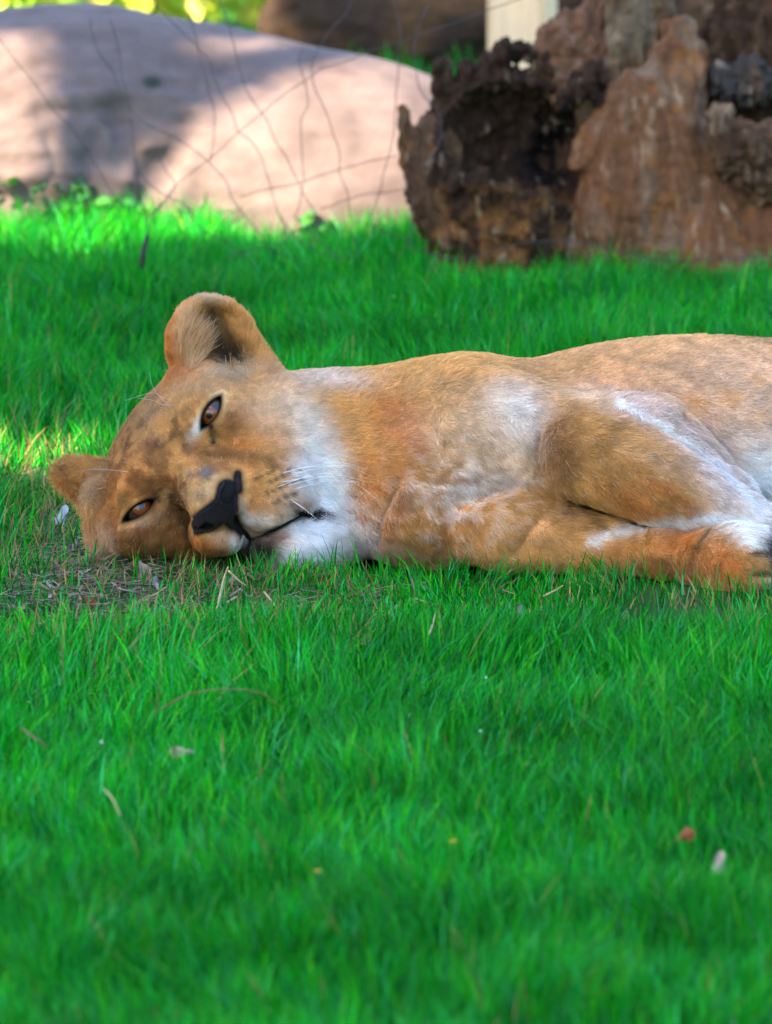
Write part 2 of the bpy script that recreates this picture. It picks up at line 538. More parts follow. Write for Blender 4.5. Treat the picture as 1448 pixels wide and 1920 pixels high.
def shell_sdf(p):
    o = ell(p, (940, 335, -70), (172, 215, 150))
    o = smin(o, cap(p, (905, 500, 0), (955, 420, 0), 68, 84), 40)
    o = smin(o, cap(p, (990, 510, 10), (985, 390, 10), 56, 64), 30)
    for (x, y, d_, r_) in ((822, 128, -30, 18), (838, 165, -30, 24), (880, 140, -40, 24), (925, 112, -50, 24), (950, 92, -50, 24), (985, 92, -60, 22), (1030, 118, -60, 28), (1085, 150, -50, 28), (1125, 142, -30, 26)):
        o = smin(o, ell(p, (x, y, d_), (r_, r_ * 0.95, r_ + 8)), 18)
    o = smax(o, -ell(p, (965, 255, 45), (136, 112, 150)), 10)
    o = smax(o, -ell(p, (1042, 285, -20), (66, 112, 120)), 10)
    o = smax(o, -cap(p, (1035, 262, 60), (1042, 285, -120), 50, 48), 10)
    o = smax(o, -cap(p, (800, 170, 60), (806, 250, 60), 22, 30), 10)
    o = smax(o, -cap(p, (905, 90, -40), (890, 60, -40), 26, 50), 10)
    for (x, y, d_, r_) in ((885, 235, -90, 30), (945, 205, -100, 30), (900, 300, -70, 28), (1060, 190, 10, 22), (1095, 165, 20, 24), (1120, 185, 10, 18), (905, 350, 70, 26), (950, 362, 68, 20), (850, 350, 40, 28)):
        o = smin(o, ell(p, (x, y, d_), (r_, r_, r_)), 14)
    return o
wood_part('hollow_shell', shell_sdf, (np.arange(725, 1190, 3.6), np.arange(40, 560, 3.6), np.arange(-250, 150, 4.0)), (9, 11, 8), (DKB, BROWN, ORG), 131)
def horn_sdf(p):
    return smin(chain(p, [((758, 204, 0), 10), ((760, 240, 4), 17), ((772, 300, 6), 24), ((812, 392, 6), 36), ((855, 445, 0), 44), ((905, 490, -6), 50)]), ell(p, (815, 300, -40), (50, 90, 60)), 20)
wood_part('horn', horn_sdf, (np.arange(725, 970, 3.0), np.arange(180, 560, 3.0), np.arange(-70, 70, 3.0)), (6, 6, 4), (BROWN, DKB, ORG), 141)

wood_part('knot', lambda p: smin(ell(p, (1412, 285, 40), (84, 62, 62)), smin(ell(p, (1350, 240, 50), (30, 46, 34)), ell(p, (1440, 330, 40), (60, 50, 50)), 14), 14),
          (np.arange(1300, 1530, 4.5), np.arange(180, 410, 4.5), np.arange(-40, 130, 4.5)), (12, 10, 10), (BROWN, DKB, GREYW), 151)
wood_part('knot', lambda p: smax(ell(p, (1405, 152, -20), (74, 46, 50)), -ell(p, (1428, 130, 25), (16, 12, 20)), 6),
          (np.arange(1310, 1500, 4.5), np.arange(90, 215, 4.5), np.arange(-90, 60, 4.5)), (9, 12, 8), (srgb(70, 66, 66), BROWN, DKB), 161)
wood_part('back_trunk', lambda p: smin(cap(p, (1170, 200, -110), (1195, -190, -110), 92, 74), cap(p, (1250, 420, -120), (1215, 0, -110), 60, 40), 30),
          (np.arange(1020, 1370, 5.0), np.arange(-260, 460, 5.0), np.arange(-240, 20, 5.0)), (16, 8, 5), (BROWN, srgb(118, 110, 90), GREYW), 171)
wood_part('broken_slab', lambda p: smin(ell(p, (1085, 110, -70), (86, 92, 50)), cap(p, (1030, 90, -70), (1130, 20, -80), 26, 40), 20),
          (np.arange(970, 1200, 4.5), np.arange(-50, 230, 4.5), np.arange(-150, 20, 4.5)), (12, 9, 6), (REDB, BROWN, GREYW), 181)
wood_part('root_mass', lambda p: smin(ell(p, (1430, 100, -150), (110, 200, 90)), smin(ell(p, (1440, 380, -120), (100, 170, 80)), smin(ell(p, (1110, 330, -215), (190, 220, 60)), ell(p, (1360, 230, -140), (70, 190, 60)), 20), 30), 40),
          (np.arange(890, 1570, 6.0), np.arange(-140, 580, 6.0), np.arange(-310, 0, 6.0)), (18, 12, 10), (DKB, BROWN, DKB), 191)

# ------------------------------------------------------------------ log, post and shrubs behind
LF = Frame(14.3)
def log_sdf(p):
    d = cap(p, (620, 60, 0), (1500, 30, -40), 132, 120)
    return smin(d, cap(p, (900, 40, 60), (960, -120, 120), 40, 30), 20)
V_, Q_ = mesh_sdf(log_sdf, (np.arange(440, 1680, 9.0), np.arange(-180, 230, 8.0), np.arange(-190, 190, 8.0)))
N_l = vert_normals(V_, Q_)
if np.mean(log_sdf(V_[::15] + N_l[::15] * 3) > log_sdf(V_[::15] - N_l[::15] * 3)) < 0.5:
    Q_ = Q_[:, ::-1]; N_l = -N_l
g_ = V_ * np.array([0.3, 1.2, 1.2])
V_ = V_ + N_l * (14 * ridged(g_, 40, 4, 201) + 10 * fbm(V_, 90, 3, 202))[:, None]
c_ = np.tile(srgb(50, 38, 30), (len(V_), 1)) * (1 + 0.4 * fbm(g_, 40, 4, 203)[:, None])
c_ += np.clip(fbm(V_, 110, 3, 204) * 2, 0, 0.6)[:, None] * (srgb(92, 66, 42) - c_)
add('fallen_log', make_mesh('fallen_log', LF.w(V_), Q_, True, np.clip(c_, 0.01, 0.5)), m_wood, label='thick dark brown log lying behind the boulder', cat='log')

PF = Frame(13.3)
def bevel_box(name, c, half, rotz, bev, mat, parent=None):
    import bmesh
    bm = bmesh.new()
    bmesh.ops.create_cube(bm, size=2)
    for v in bm.verts:
        v.co = Vector((v.co.x * half[0], v.co.y * half[1], v.co.z * half[2]))
    bmesh.ops.bevel(bm, geom=bm.edges[:], offset=bev, segments=2, affect='EDGES', profile=0.6)
    me = bpy.data.meshes.new(name); bm.to_mesh(me); bm.free()
    o = add(name, me, mat, parent, loc=tuple(c))
    o.rotation_euler = (0, 0, rotz)
    return o
m_post, t_, b_ = mat_new('pale_post')
tc = t_.nodes.new('ShaderNodeTexCoord'); mp = t_.nodes.new('ShaderNodeMapping'); mp.inputs['Scale'].default_value = (30, 30, 2.2)
nn = t_.nodes.new('ShaderNodeTexNoise'); nn.inputs['Scale'].default_value = 2.0; nn.inputs['Detail'].default_value = 6
rp = t_.nodes.new('ShaderNodeValToRGB')
rp.color_ramp.elements[0].position = 0.3; rp.color_ramp.elements[0].color = (0.56, 0.36, 0.20, 1)
rp.color_ramp.elements[1].position = 0.7; rp.color_ramp.elements[1].color = (0.82, 0.58, 0.36, 1)
t_.links.new(tc.outputs['Object'], mp.inputs['Vector']); t_.links.new(mp.outputs[0], nn.inputs['Vector'])
t_.links.new(nn.outputs['Fac'], rp.inputs['Fac']); t_.links.new(rp.outputs['Color'], b_.inputs['Base Color'])
b_.inputs['Roughness'].default_value = 0.7
pw = PF.w((980, 60, 0))
post = bevel_box('wooden_post', (pw[0], pw[1], 0.6), (0.056, 0.056, 0.65), R(-12), 0.006, m_post)
post['label'] = 'pale squared wooden post standing behind the stump'; post['category'] = 'post'

def leaf_mesh(name, l, w, curl=0.15, col=(0.1, 0.2, 0.03)):
    n = 5
    V, F = [], []
    for i in range(n + 1):
        t = i / n
        hw = w * 0.5 * math.sin(math.pi * min(1, t * 0.94 + 0.06)) ** 0.8 if i < n else 0.001
        z = curl * l * (t * t) * -1 + 0.0
        V += [(-hw, t * l, z + hw * 0.35), (0, t * l, z), (hw, t * l, z + hw * 0.35)]
    for i in range(n):
        a = i * 3
        F += [(a, a + 1, a + 4, a + 3), (a + 1, a + 2, a + 5, a + 4)]
    V = np.array(V)
    return make_mesh(name, V, np.array(F), True, np.tile(np.array(col), (len(V), 1)))

m_leaf = mat_leafy('shrub_leaf', trans=0.5, rough=0.4, spec=0.4)
def leaf_cloud(name, centers, dirs, l, w, cols, parent, simple=False):
    """many leaves in one mesh"""
    base = np.array([(-0.5, 0.35, 0), (0, 0, 0), (0.5, 0.35, 0), (0.5, 0.65, -.08), (0, 1, -.22), (-0.5, 0.65, -.08), (0, .35, -.05), (0, .65, -.12)])
    fq = np.array([(1, 2, 6, 6), (1, 6, 0, 0), (0, 6, 7, 5), (6, 2, 3, 7), (5, 7, 4, 4), (7, 3, 4, 4)])
    if simple:
        base = np.array([(0, 0, 0), (0.5, 0.45, .05), (0, 1, -.15), (-0.5, 0.45, .05)])
    n = len(centers)
    a = dirs / np.linalg.norm(dirs, axis=1, keepdims=True)
    u = rng.normal(size=(n, 3)); u -= (u * a).sum(1)[:, None] * a; u /= np.linalg.norm(u, axis=1, keepdims=True)
    c = np.cross(u, a)
    sc = rng.uniform(0.65, 1.25, n)
    V = centers[:, None, :] + sc[:, None, None] * (base[None, :, 0:1] * w * u[:, None, :] + base[None, :, 1:2] * l * a[:, None, :] + base[None, :, 2:3] * l * c[:, None, :])
    tri = np.array([(1, 2, 6), (1, 6, 0), (0, 6, 5), (6, 7, 5), (6, 2, 3), (6, 3, 7), (5, 7, 4), (7, 3, 4)])
    if simple:
        tri = np.array([(0, 1, 2), (0, 2, 3)])
    nb = len(base)
    F = (np.arange(n)[:, None, None] * nb + tri[None]).reshape(-1, 3)
    return add(name, make_mesh(name, V.reshape(-1, 3), F, False, np.repeat(cols, nb, 0)), m_leaf, parent, kind='stuff')

def shrub(label, base, r, h, n, cols, group):
    o = empty('shrub', base, label, 'shrub', group)
    q = rng.normal(size=(n, 3)); q /= np.linalg.norm(q, axis=1, keepdims=True)
    q *= rng.uniform(0.35, 1.0, n)[:, None] ** 0.5
    lump = 1 + 0.35 * noise(q * 10, 6, 5)
    c = np.array(base) + q * np.array([r, r, h * 0.5]) * lump[:, None] + np.array([0, 0, h * 0.52])
    col = np.array([cols[i] for i in rng.integers(0, len(cols), n)]) * rng.uniform(0.7, 1.2, (n, 1))
    leaf_cloud('foliage', c, q + 0.8 * rng.normal(size=(n, 3)) + np.array([0, 0, -0.3]), 0.085, 0.05, col, o)
    m_st = mat_plain('shrub_stem', (0.08, 0.05, 0.03), 0.9)
    for k in range(4):
        a = k * 1.6 + 0.3
        pts = [np.array(base) + np.array([0, 0, -0.02]), np.array(base) + np.array([math.cos(a) * r * .3, math.sin(a) * r * .3, h * .4]), np.array(base) + np.array([math.cos(a) * r * .6, math.sin(a) * r * .6, h * .8])]
        add('stem', tube_mesh('stem', catmull(pts, 4), np.linspace(0.018, 0.006, 9), 5), m_st, o)
    return o
YG = [srgb(200, 212, 70), srgb(170, 200, 60), srgb(230, 214, 96), srgb(150, 190, 56)]
DG = [srgb(50, 84, 30), srgb(64, 100, 36), srgb(40, 70, 28)]
shrub('bright yellow green sunlit shrub behind the boulder', (-0.50, 5.75, 0), 0.36, 0.62, 900, YG, 'shrubs behind the boulder')
shrub('dark green leafy shrub in the back left corner', (-1.75, 8.4, 0), 0.8, 1.3, 1500, DG, 'shrubs behind the boulder')
shrub('dark green leafy shrub in back of the log', (0.9, 8.8, 0), 0.9, 1.2, 1500, DG, 'shrubs behind the boulder')

def sky_block_hedge(label, a, b, thick, h, n):  # leaf rows added out of view to block low sky light
    a, b = np.array(a, float), np.array(b, float)
    o = empty('sky_block_hedge', (*((a + b) / 2), 0), label, 'sky_block_hedge', 'unseen hedgerows added against low sky light')
    t = rng.random(n); side = rng.normal(size=n)
    d = (b - a) / np.linalg.norm(b - a); nrm = np.array([-d[1], d[0]])
    xy = a + t[:, None] * (b - a) + (side * thick * 0.4)[:, None] * nrm
    z = h * rng.random(n) ** 0.8
    c = np.stack([xy[:, 0], xy[:, 1], z], -1); c += 0.2 * np.stack([noise(c, 0.8, 600 + i) for i in range(3)], -1)
    col = np.array([DG[i] for i in rng.integers(0, 3, n)]) * rng.uniform(0.7, 1.2, (n, 1))
    leaf_cloud('foliage', c, rng.normal(size=(n, 3)), 0.20, 0.13, col, o)
sky_block_hedge('unseen dark hedgerow added left of the lawn to block low sky light', (-4.6, -12), (-4.6, 9), 0.7, 2.3, 5000)
sky_block_hedge('unseen dark hedgerow added right of the lawn to block low sky light', (4.6, -12), (4.6, 9), 0.7, 2.6, 5000)
sky_block_hedge('unseen dark hedgerow added behind the viewer to block low sky light', (-5, -12.5), (5, -12.5), 0.7, 2.6, 3000)
# ------------------------------------------------------------------ the lioness
L = Frame(FOCUS)
E_ = np.array([.5976, -.7908, .134]); N_ = np.array([.328, .393, .858]); W_ = np.array([-.731, -.469, .494])
O_ = np.array([331.0, 862.0, 60.0])
HM = rot_axes([E_, N_, W_])
def hl(a, b, c):
    return O_ + a * E_ + b * N_ + c * W_
EYE_UP = np.array([399.0, 775.0, 58.0]); EYE_LO = np.array([263.0, 953.0, 28.0])
EYE_R = 30.0
# opening of each eye: centre x,y, long axis, half length, half height
OPEN = [((398, 774), (0.50, -0.86), 34, 11.5), ((262, 957), (0.82, -0.57), 36, 9.5)]

def vesica(x, y, o):
    (cx, cy), (ax, ay), l, h = o
    n = math.hypot(ax, ay); ax, ay = ax / n, ay / n
    u = (x - cx) * ax + (y - cy) * ay
    v = -(x - cx) * ay + (y - cy) * ax
    Rr = (l * l + h * h) / (2 * h); k = Rr - h
    return np.maximum(np.sqrt(u * u + (v - k) ** 2), np.sqrt(u * u + (v + k) ** 2)) - Rr

MOUTH = [(440, 968), (456, 990), (471, 1012), (500, 1001), (530, 986), (556, 972), (580, 962)]

FOLDS = None
FOLD_LINES = [((1222, 736), (1278, 790), 6, 14), ((1278, 790), (1348, 856), 7, 14), ((1348, 856), (1425, 940), 7, 16),
    ((1125, 760), (1232, 803), 4, 10), ((1232, 803), (1335, 875), 5, 10), ((1335, 875), (1415, 955), 5, 10),
    ((880, 672), (1000, 702), 5, 16), ((1000, 702), (1110, 744), 5, 16), ((1004, 800), (1010, 880), 7, 22), ((1010, 880), (1110, 945), 8, 16),
    ((705, 1010), (745, 900), 6, 24), ((850, 945), (960, 915), 6, 28), ((965, 1030), (1010, 965), 3, 36), ((800, 760), (820, 900), 5, 40)]
def body_sdf(p):
    p = p.astype(np.float32)
    x, y, d = p[:, 0], p[:, 1], p[:, 2]
    # trunk
    t = ell(p, (1320, 836, -130), (500, 210, 228))
    t = smin(t, ell(p, (1830, 835, -130), (480, 212, 255)), 60)
    t = smin(t, ell(p, (2190, 815, -120), (270, 215, 255)), 60)
    t = smin(t, cap(p, (2130, 850, 40), (1880, 930, 200), 150, 95), 50)
    t = smin(t, cap(p, (1880, 930, 200), (2180, 1010, 250), 75, 48), 20)
    t = smin(t, cap(p, (2180, 1015, 250), (2330, 1045, 290), 50, 44), 20)
    t = smin(t, cap(p, (2400, 900, -160), (2560, 1000, 0), 40, 26), 30)
    t = smin(t, cap(p, (2560, 1000, 0), (2480, 1040, 240), 26, 20), 10)
    # shoulder and neck
    s = ell(p, (900, 862, -90), (260, 196, 205))
    s = smin(s, cap(p, (540, 864, -120), (850, 864, -90), 168, 184), 50)
    s = smin(s, cap(p, (890, 815, 0), (1060, 845, 80), 142, 108), 26)
    s = smin(s, ell(p, (800, 935, 30), (170, 125, 120)), 50)
    b = smin(t, s, 30)
    # upper foreleg: far lobe, then forearm
    lobe = np.minimum(cap(p, (1110, 812, 90), (1222, 818, 122), 74, 78), cap(p, (1222, 818, 122), (1352, 940, 118), 78, 60))
    b = smin(b, lobe, 9)
    fore = np.minimum(cap(p, (1092, 852, 165), (1235, 908, 200), 84, 76), cap(p, (1235, 908, 200), (1420, 990, 195), 76, 42))
    b = smin(b, fore, 8)
    # lower foreleg and paw
    low = smin(ell(p, (950, 985, 70), (150, 76, 95)), cap(p, (960, 995, 100), (1130, 1024, 130), 72, 52), 30)
    low = smin(low, cap(p, (1130, 1026, 130), (1215, 1036, 160), 50, 41), 15)
    low = smin(low, ell(p, (1248, 1032, 188), (52, 54, 54)), 14)
    paw = smin(cap(p, (1296, 1047, 225), (1352, 1048, 285), 47, 64), ell(p, (1384, 1053, 305), (62, 68, 68)), 25)
    for q in ((1408, 1014, 275), (1424, 1052, 322), (1412, 1092, 336)):
        paw = smin(paw, ell(p, q, (36, 25, 36)), 9)
    for q0, q1 in (((1388, 1033, 345), (1450, 1031, 325)), ((1392, 1074, 372), (1450, 1074, 356))):
        paw = smax(paw, -cap(p, q0, q1, 5, 6), 8)
    low = smin(low, paw, 10)
    low = smax(low, -cap(p, (1318, 980, 268), (1284, 1060, 290), 9, 9), 12)
    low = smax(low, -cap(p, (1300, 972, 215), (1285, 1000, 250), 5, 5), 8)
    b = smin(b, low, 9)
    if FOLDS is not None:
        for q0, q1, rr, kk in FOLDS:
            b = smax(b, -cap(p, q0, q1, rr, rr), kk)
    else:
        return b
    # folds of the neck
    for q0, q1, rr in (((650, 892, 95), (705, 910, 75), 8), ((655, 925, 100), (712, 948, 80), 8), ((650, 955, 100), (690, 975, 90), 7)):
        b = smax(b, -cap(p, q0, q1, rr, rr), 16)
    # ---- head
    m = x < 900
    q = p[m]
    def le(c, r): return ell(q, hl(*c), r, HM)
    def lc(c0, c1, r0, r1): return cap(q, hl(*c0), hl(*c1), r0, r1)
    h = le((0, -108, -28), (156, 134, 74))
    for sgn in (1, -1):
        h = smin(h, le((sgn * 68, -38, 12), (60, 55, 34)), 40)
        h = smin(h, le((sgn * 118, -75, -70), (66, 105, 88)), 50)
        h = smin(h, le((sgn * 78, -95, -150), (95, 120, 95)), 60)
    h = smin(h, lc((20, -25, -36), (14, 145, -46), 42, 40), 28)
    h = smin(h, lc((-20, -25, -36), (-14, 145, -46), 42, 40), 28)
    h = smin(h, ell(q, (505, 930, 110), (74, 65, 68)), 22)
    h = smin(h, ell(q, (410, 998, 92), (54, 42, 60)), 26)
    h = smin(h, lc((20, 70, -100), (60, 20, -140), 60, 70), 40)
    h = smin(h, ell(q, (540, 1022, 66), (84, 42, 64)), 12)
    h = smin(h, lc((18, 80, -172), (20, -40, -190), 56, 85), 30)
    h = smax(h, -cap(q, (402, 846, 122), (468, 862, 138), 9, 10), 22)
    h = smax(h, -cap(q, (468, 862, 138), (530, 888, 132), 10, 8), 22)
    h = smax(h, -cap(q, (318, 915, 88), (344, 960, 118), 9, 11), 24)
    h = smax(h, -cap(q, (344, 960, 118), (350, 1020, 110), 11, 11), 24)
    h = smax(h, -cap(q, (360, 838, 98), (300, 800, 78), 8, 10), 40)
    # philtrum and nose recess
    h = smax(h, -ell(q, hl(-4, 206, -48), (44, 20, 30), HM), 14)
    # cheek towards the throat
    h = smin(h, ell(q, (540, 860, -20), (90, 135, 100)), 50)
    h = smin(h, ell(q, (250, 995, -10), (58, 46, 60)), 40)
    h = smin(h, ell(q, (610, 985, 10), (90, 70, 80)), 50)
    h = smin(h, chain(q, [((540, 725, -30), 20), ((598, 812, 12), 24), ((626, 900, 32), 26), ((622, 985, 26), 26)][0:4], 12), 26)
    # lids
    for c in (EYE_UP, EYE_LO):
        h = smin(h, ell(q, c, (34.5, 34.5, 34.5)), 16)
    # sockets at the inner corners
    h = smax(h, -cap(q, (392, 815, 95), (402, 835, 108), 9, 7), 16)
    h = smax(h, -cap(q, (300, 935, 78), (325, 935, 90), 9, 7), 16)
    # ears
    e = ell(q, (392, 644, -95), (84, 90, 46))
    e = smax(e, -ell(q, (407, 638, -36), (70, 79, 78)), 9)
    e = smin(e, ell(q, (405, 715, -95), (98, 40, 60)), 18)
    e = smin(e, cap(q, (450, 615, -95), (498, 690, -100), 17, 22), 12)
    e = smin(e, cap(q, (328, 708, -48), (485, 692, -78), 15, 18), 22)
    e = smin(e, ell(q, (352, 645, -66), (24, 56, 14)), 12)
    h = smin(h, e, 16)
    g = cap(q, (205, 893, -50), (138, 886, -38), 27, 24)
    g = smin(g, cap(q, (145, 900, -45), (185, 950, -45), 16, 20), 14)
    g = smin(g, cap(q, (186, 925, -25), (194, 1012, -22), 26, 22), 12)
    h = smin(h, g, 10)
    h = smax(h, -cap(q, (214, 880, 30), (222, 1020, 30), 8, 8), 14)
    # mouth
    mm = np.array([(X, Y) for X, Y in MOUTH], np.float32)
    dm = np.full(len(q), 1e9, np.float32)
    for i in range(len(mm) - 1):
        a = mm[i]; bb = mm[i + 1] - a
        tt = np.clip(((q[:, :2] - a) @ bb) / (bb @ bb), 0, 1)
        ee = q[:, :2] - a - tt[:, None] * bb
        dm = np.minimum(dm, np.sqrt((ee * ee).sum(1)))
    crease = np.maximum(5.0 - dm, -60) * 1.0
    depth_ok = q[:, 2] > 60
    b[m] = smin(b[m], h, 26)
    bm = b[m]
    bm = np.where(depth_ok & (dm < 16), bm + 6.0 * np.exp(-(dm / 5.0) ** 2), bm)
    # eye openings
    for c, o in ((EYE_UP, OPEN[0]), (EYE_LO, OPEN[1])):
        ves = vesica(q[:, 0], q[:, 1], o)
        pr = np.maximum(ves, (c[2] - 6) - q[:, 2])
        pr = np.maximum(pr, q[:, 2] - 170)
        bm = smax(bm, -pr, 5)
    b[m] = bm
    return b

def axis_grid():
    xs = [60.0]
    while xs[-1] < 2640:
        X = xs[-1]
        xs.append(X + (2.6 if X < 640 else 2.6 + min(6.4, (X - 640) / 110)))
    return np.array(xs), np.arange(520, 1150, 3.2), np.arange(-410, 425, 3.5)

def surf_d(x, y, lo=-100, hi=420):
    """depth of the front surface of the body along the modelling axis"""
    ds = np.arange(hi, lo, -1.0)
    f = body_sdf(np.stack([np.full_like(ds, x), np.full_like(ds, y), ds], -1))
    return ds[np.argmax(f < 0)]
FOLDS = [((*a, surf_d(*a) + 2), (*b, surf_d(*b) + 2), r_, k_) for a, b, r_, k_ in FOLD_LINES]
V, Q = mesh_sdf(body_sdf, axis_grid())
V = smooth_verts(V, Q, 1, 0.4)
Nn = vert_normals(V, Q)
eps = 3.0
if np.mean(body_sdf(V[::50] + Nn[::50] * eps) > body_sdf(V[::50] - Nn[::50] * eps)) < 0.5:
    Q = Q[:, ::-1]; Nn = -Nn
BV, BQ, BN = V, Q, Nn
print('lioness verts', len(V))

# ---- coat colours (albedo), with shade painted into wrist and toe creases
C_TAN = srgb(224, 170, 100); C_WARM = srgb(204, 126, 58); C_WHITE = srgb(246, 242, 240); C_DARK = srgb(46, 34, 28)
C_GREY = srgb(160, 132, 104); C_PALE = srgb(224, 194, 162); C_FACE = srgb(188, 138, 80); C_PINK = srgb(232, 198, 162); C_BLACK = srgb(26, 22, 22)
C_BROWN = srgb(140, 92, 48); C_BLUE = srgb(88, 100, 122)
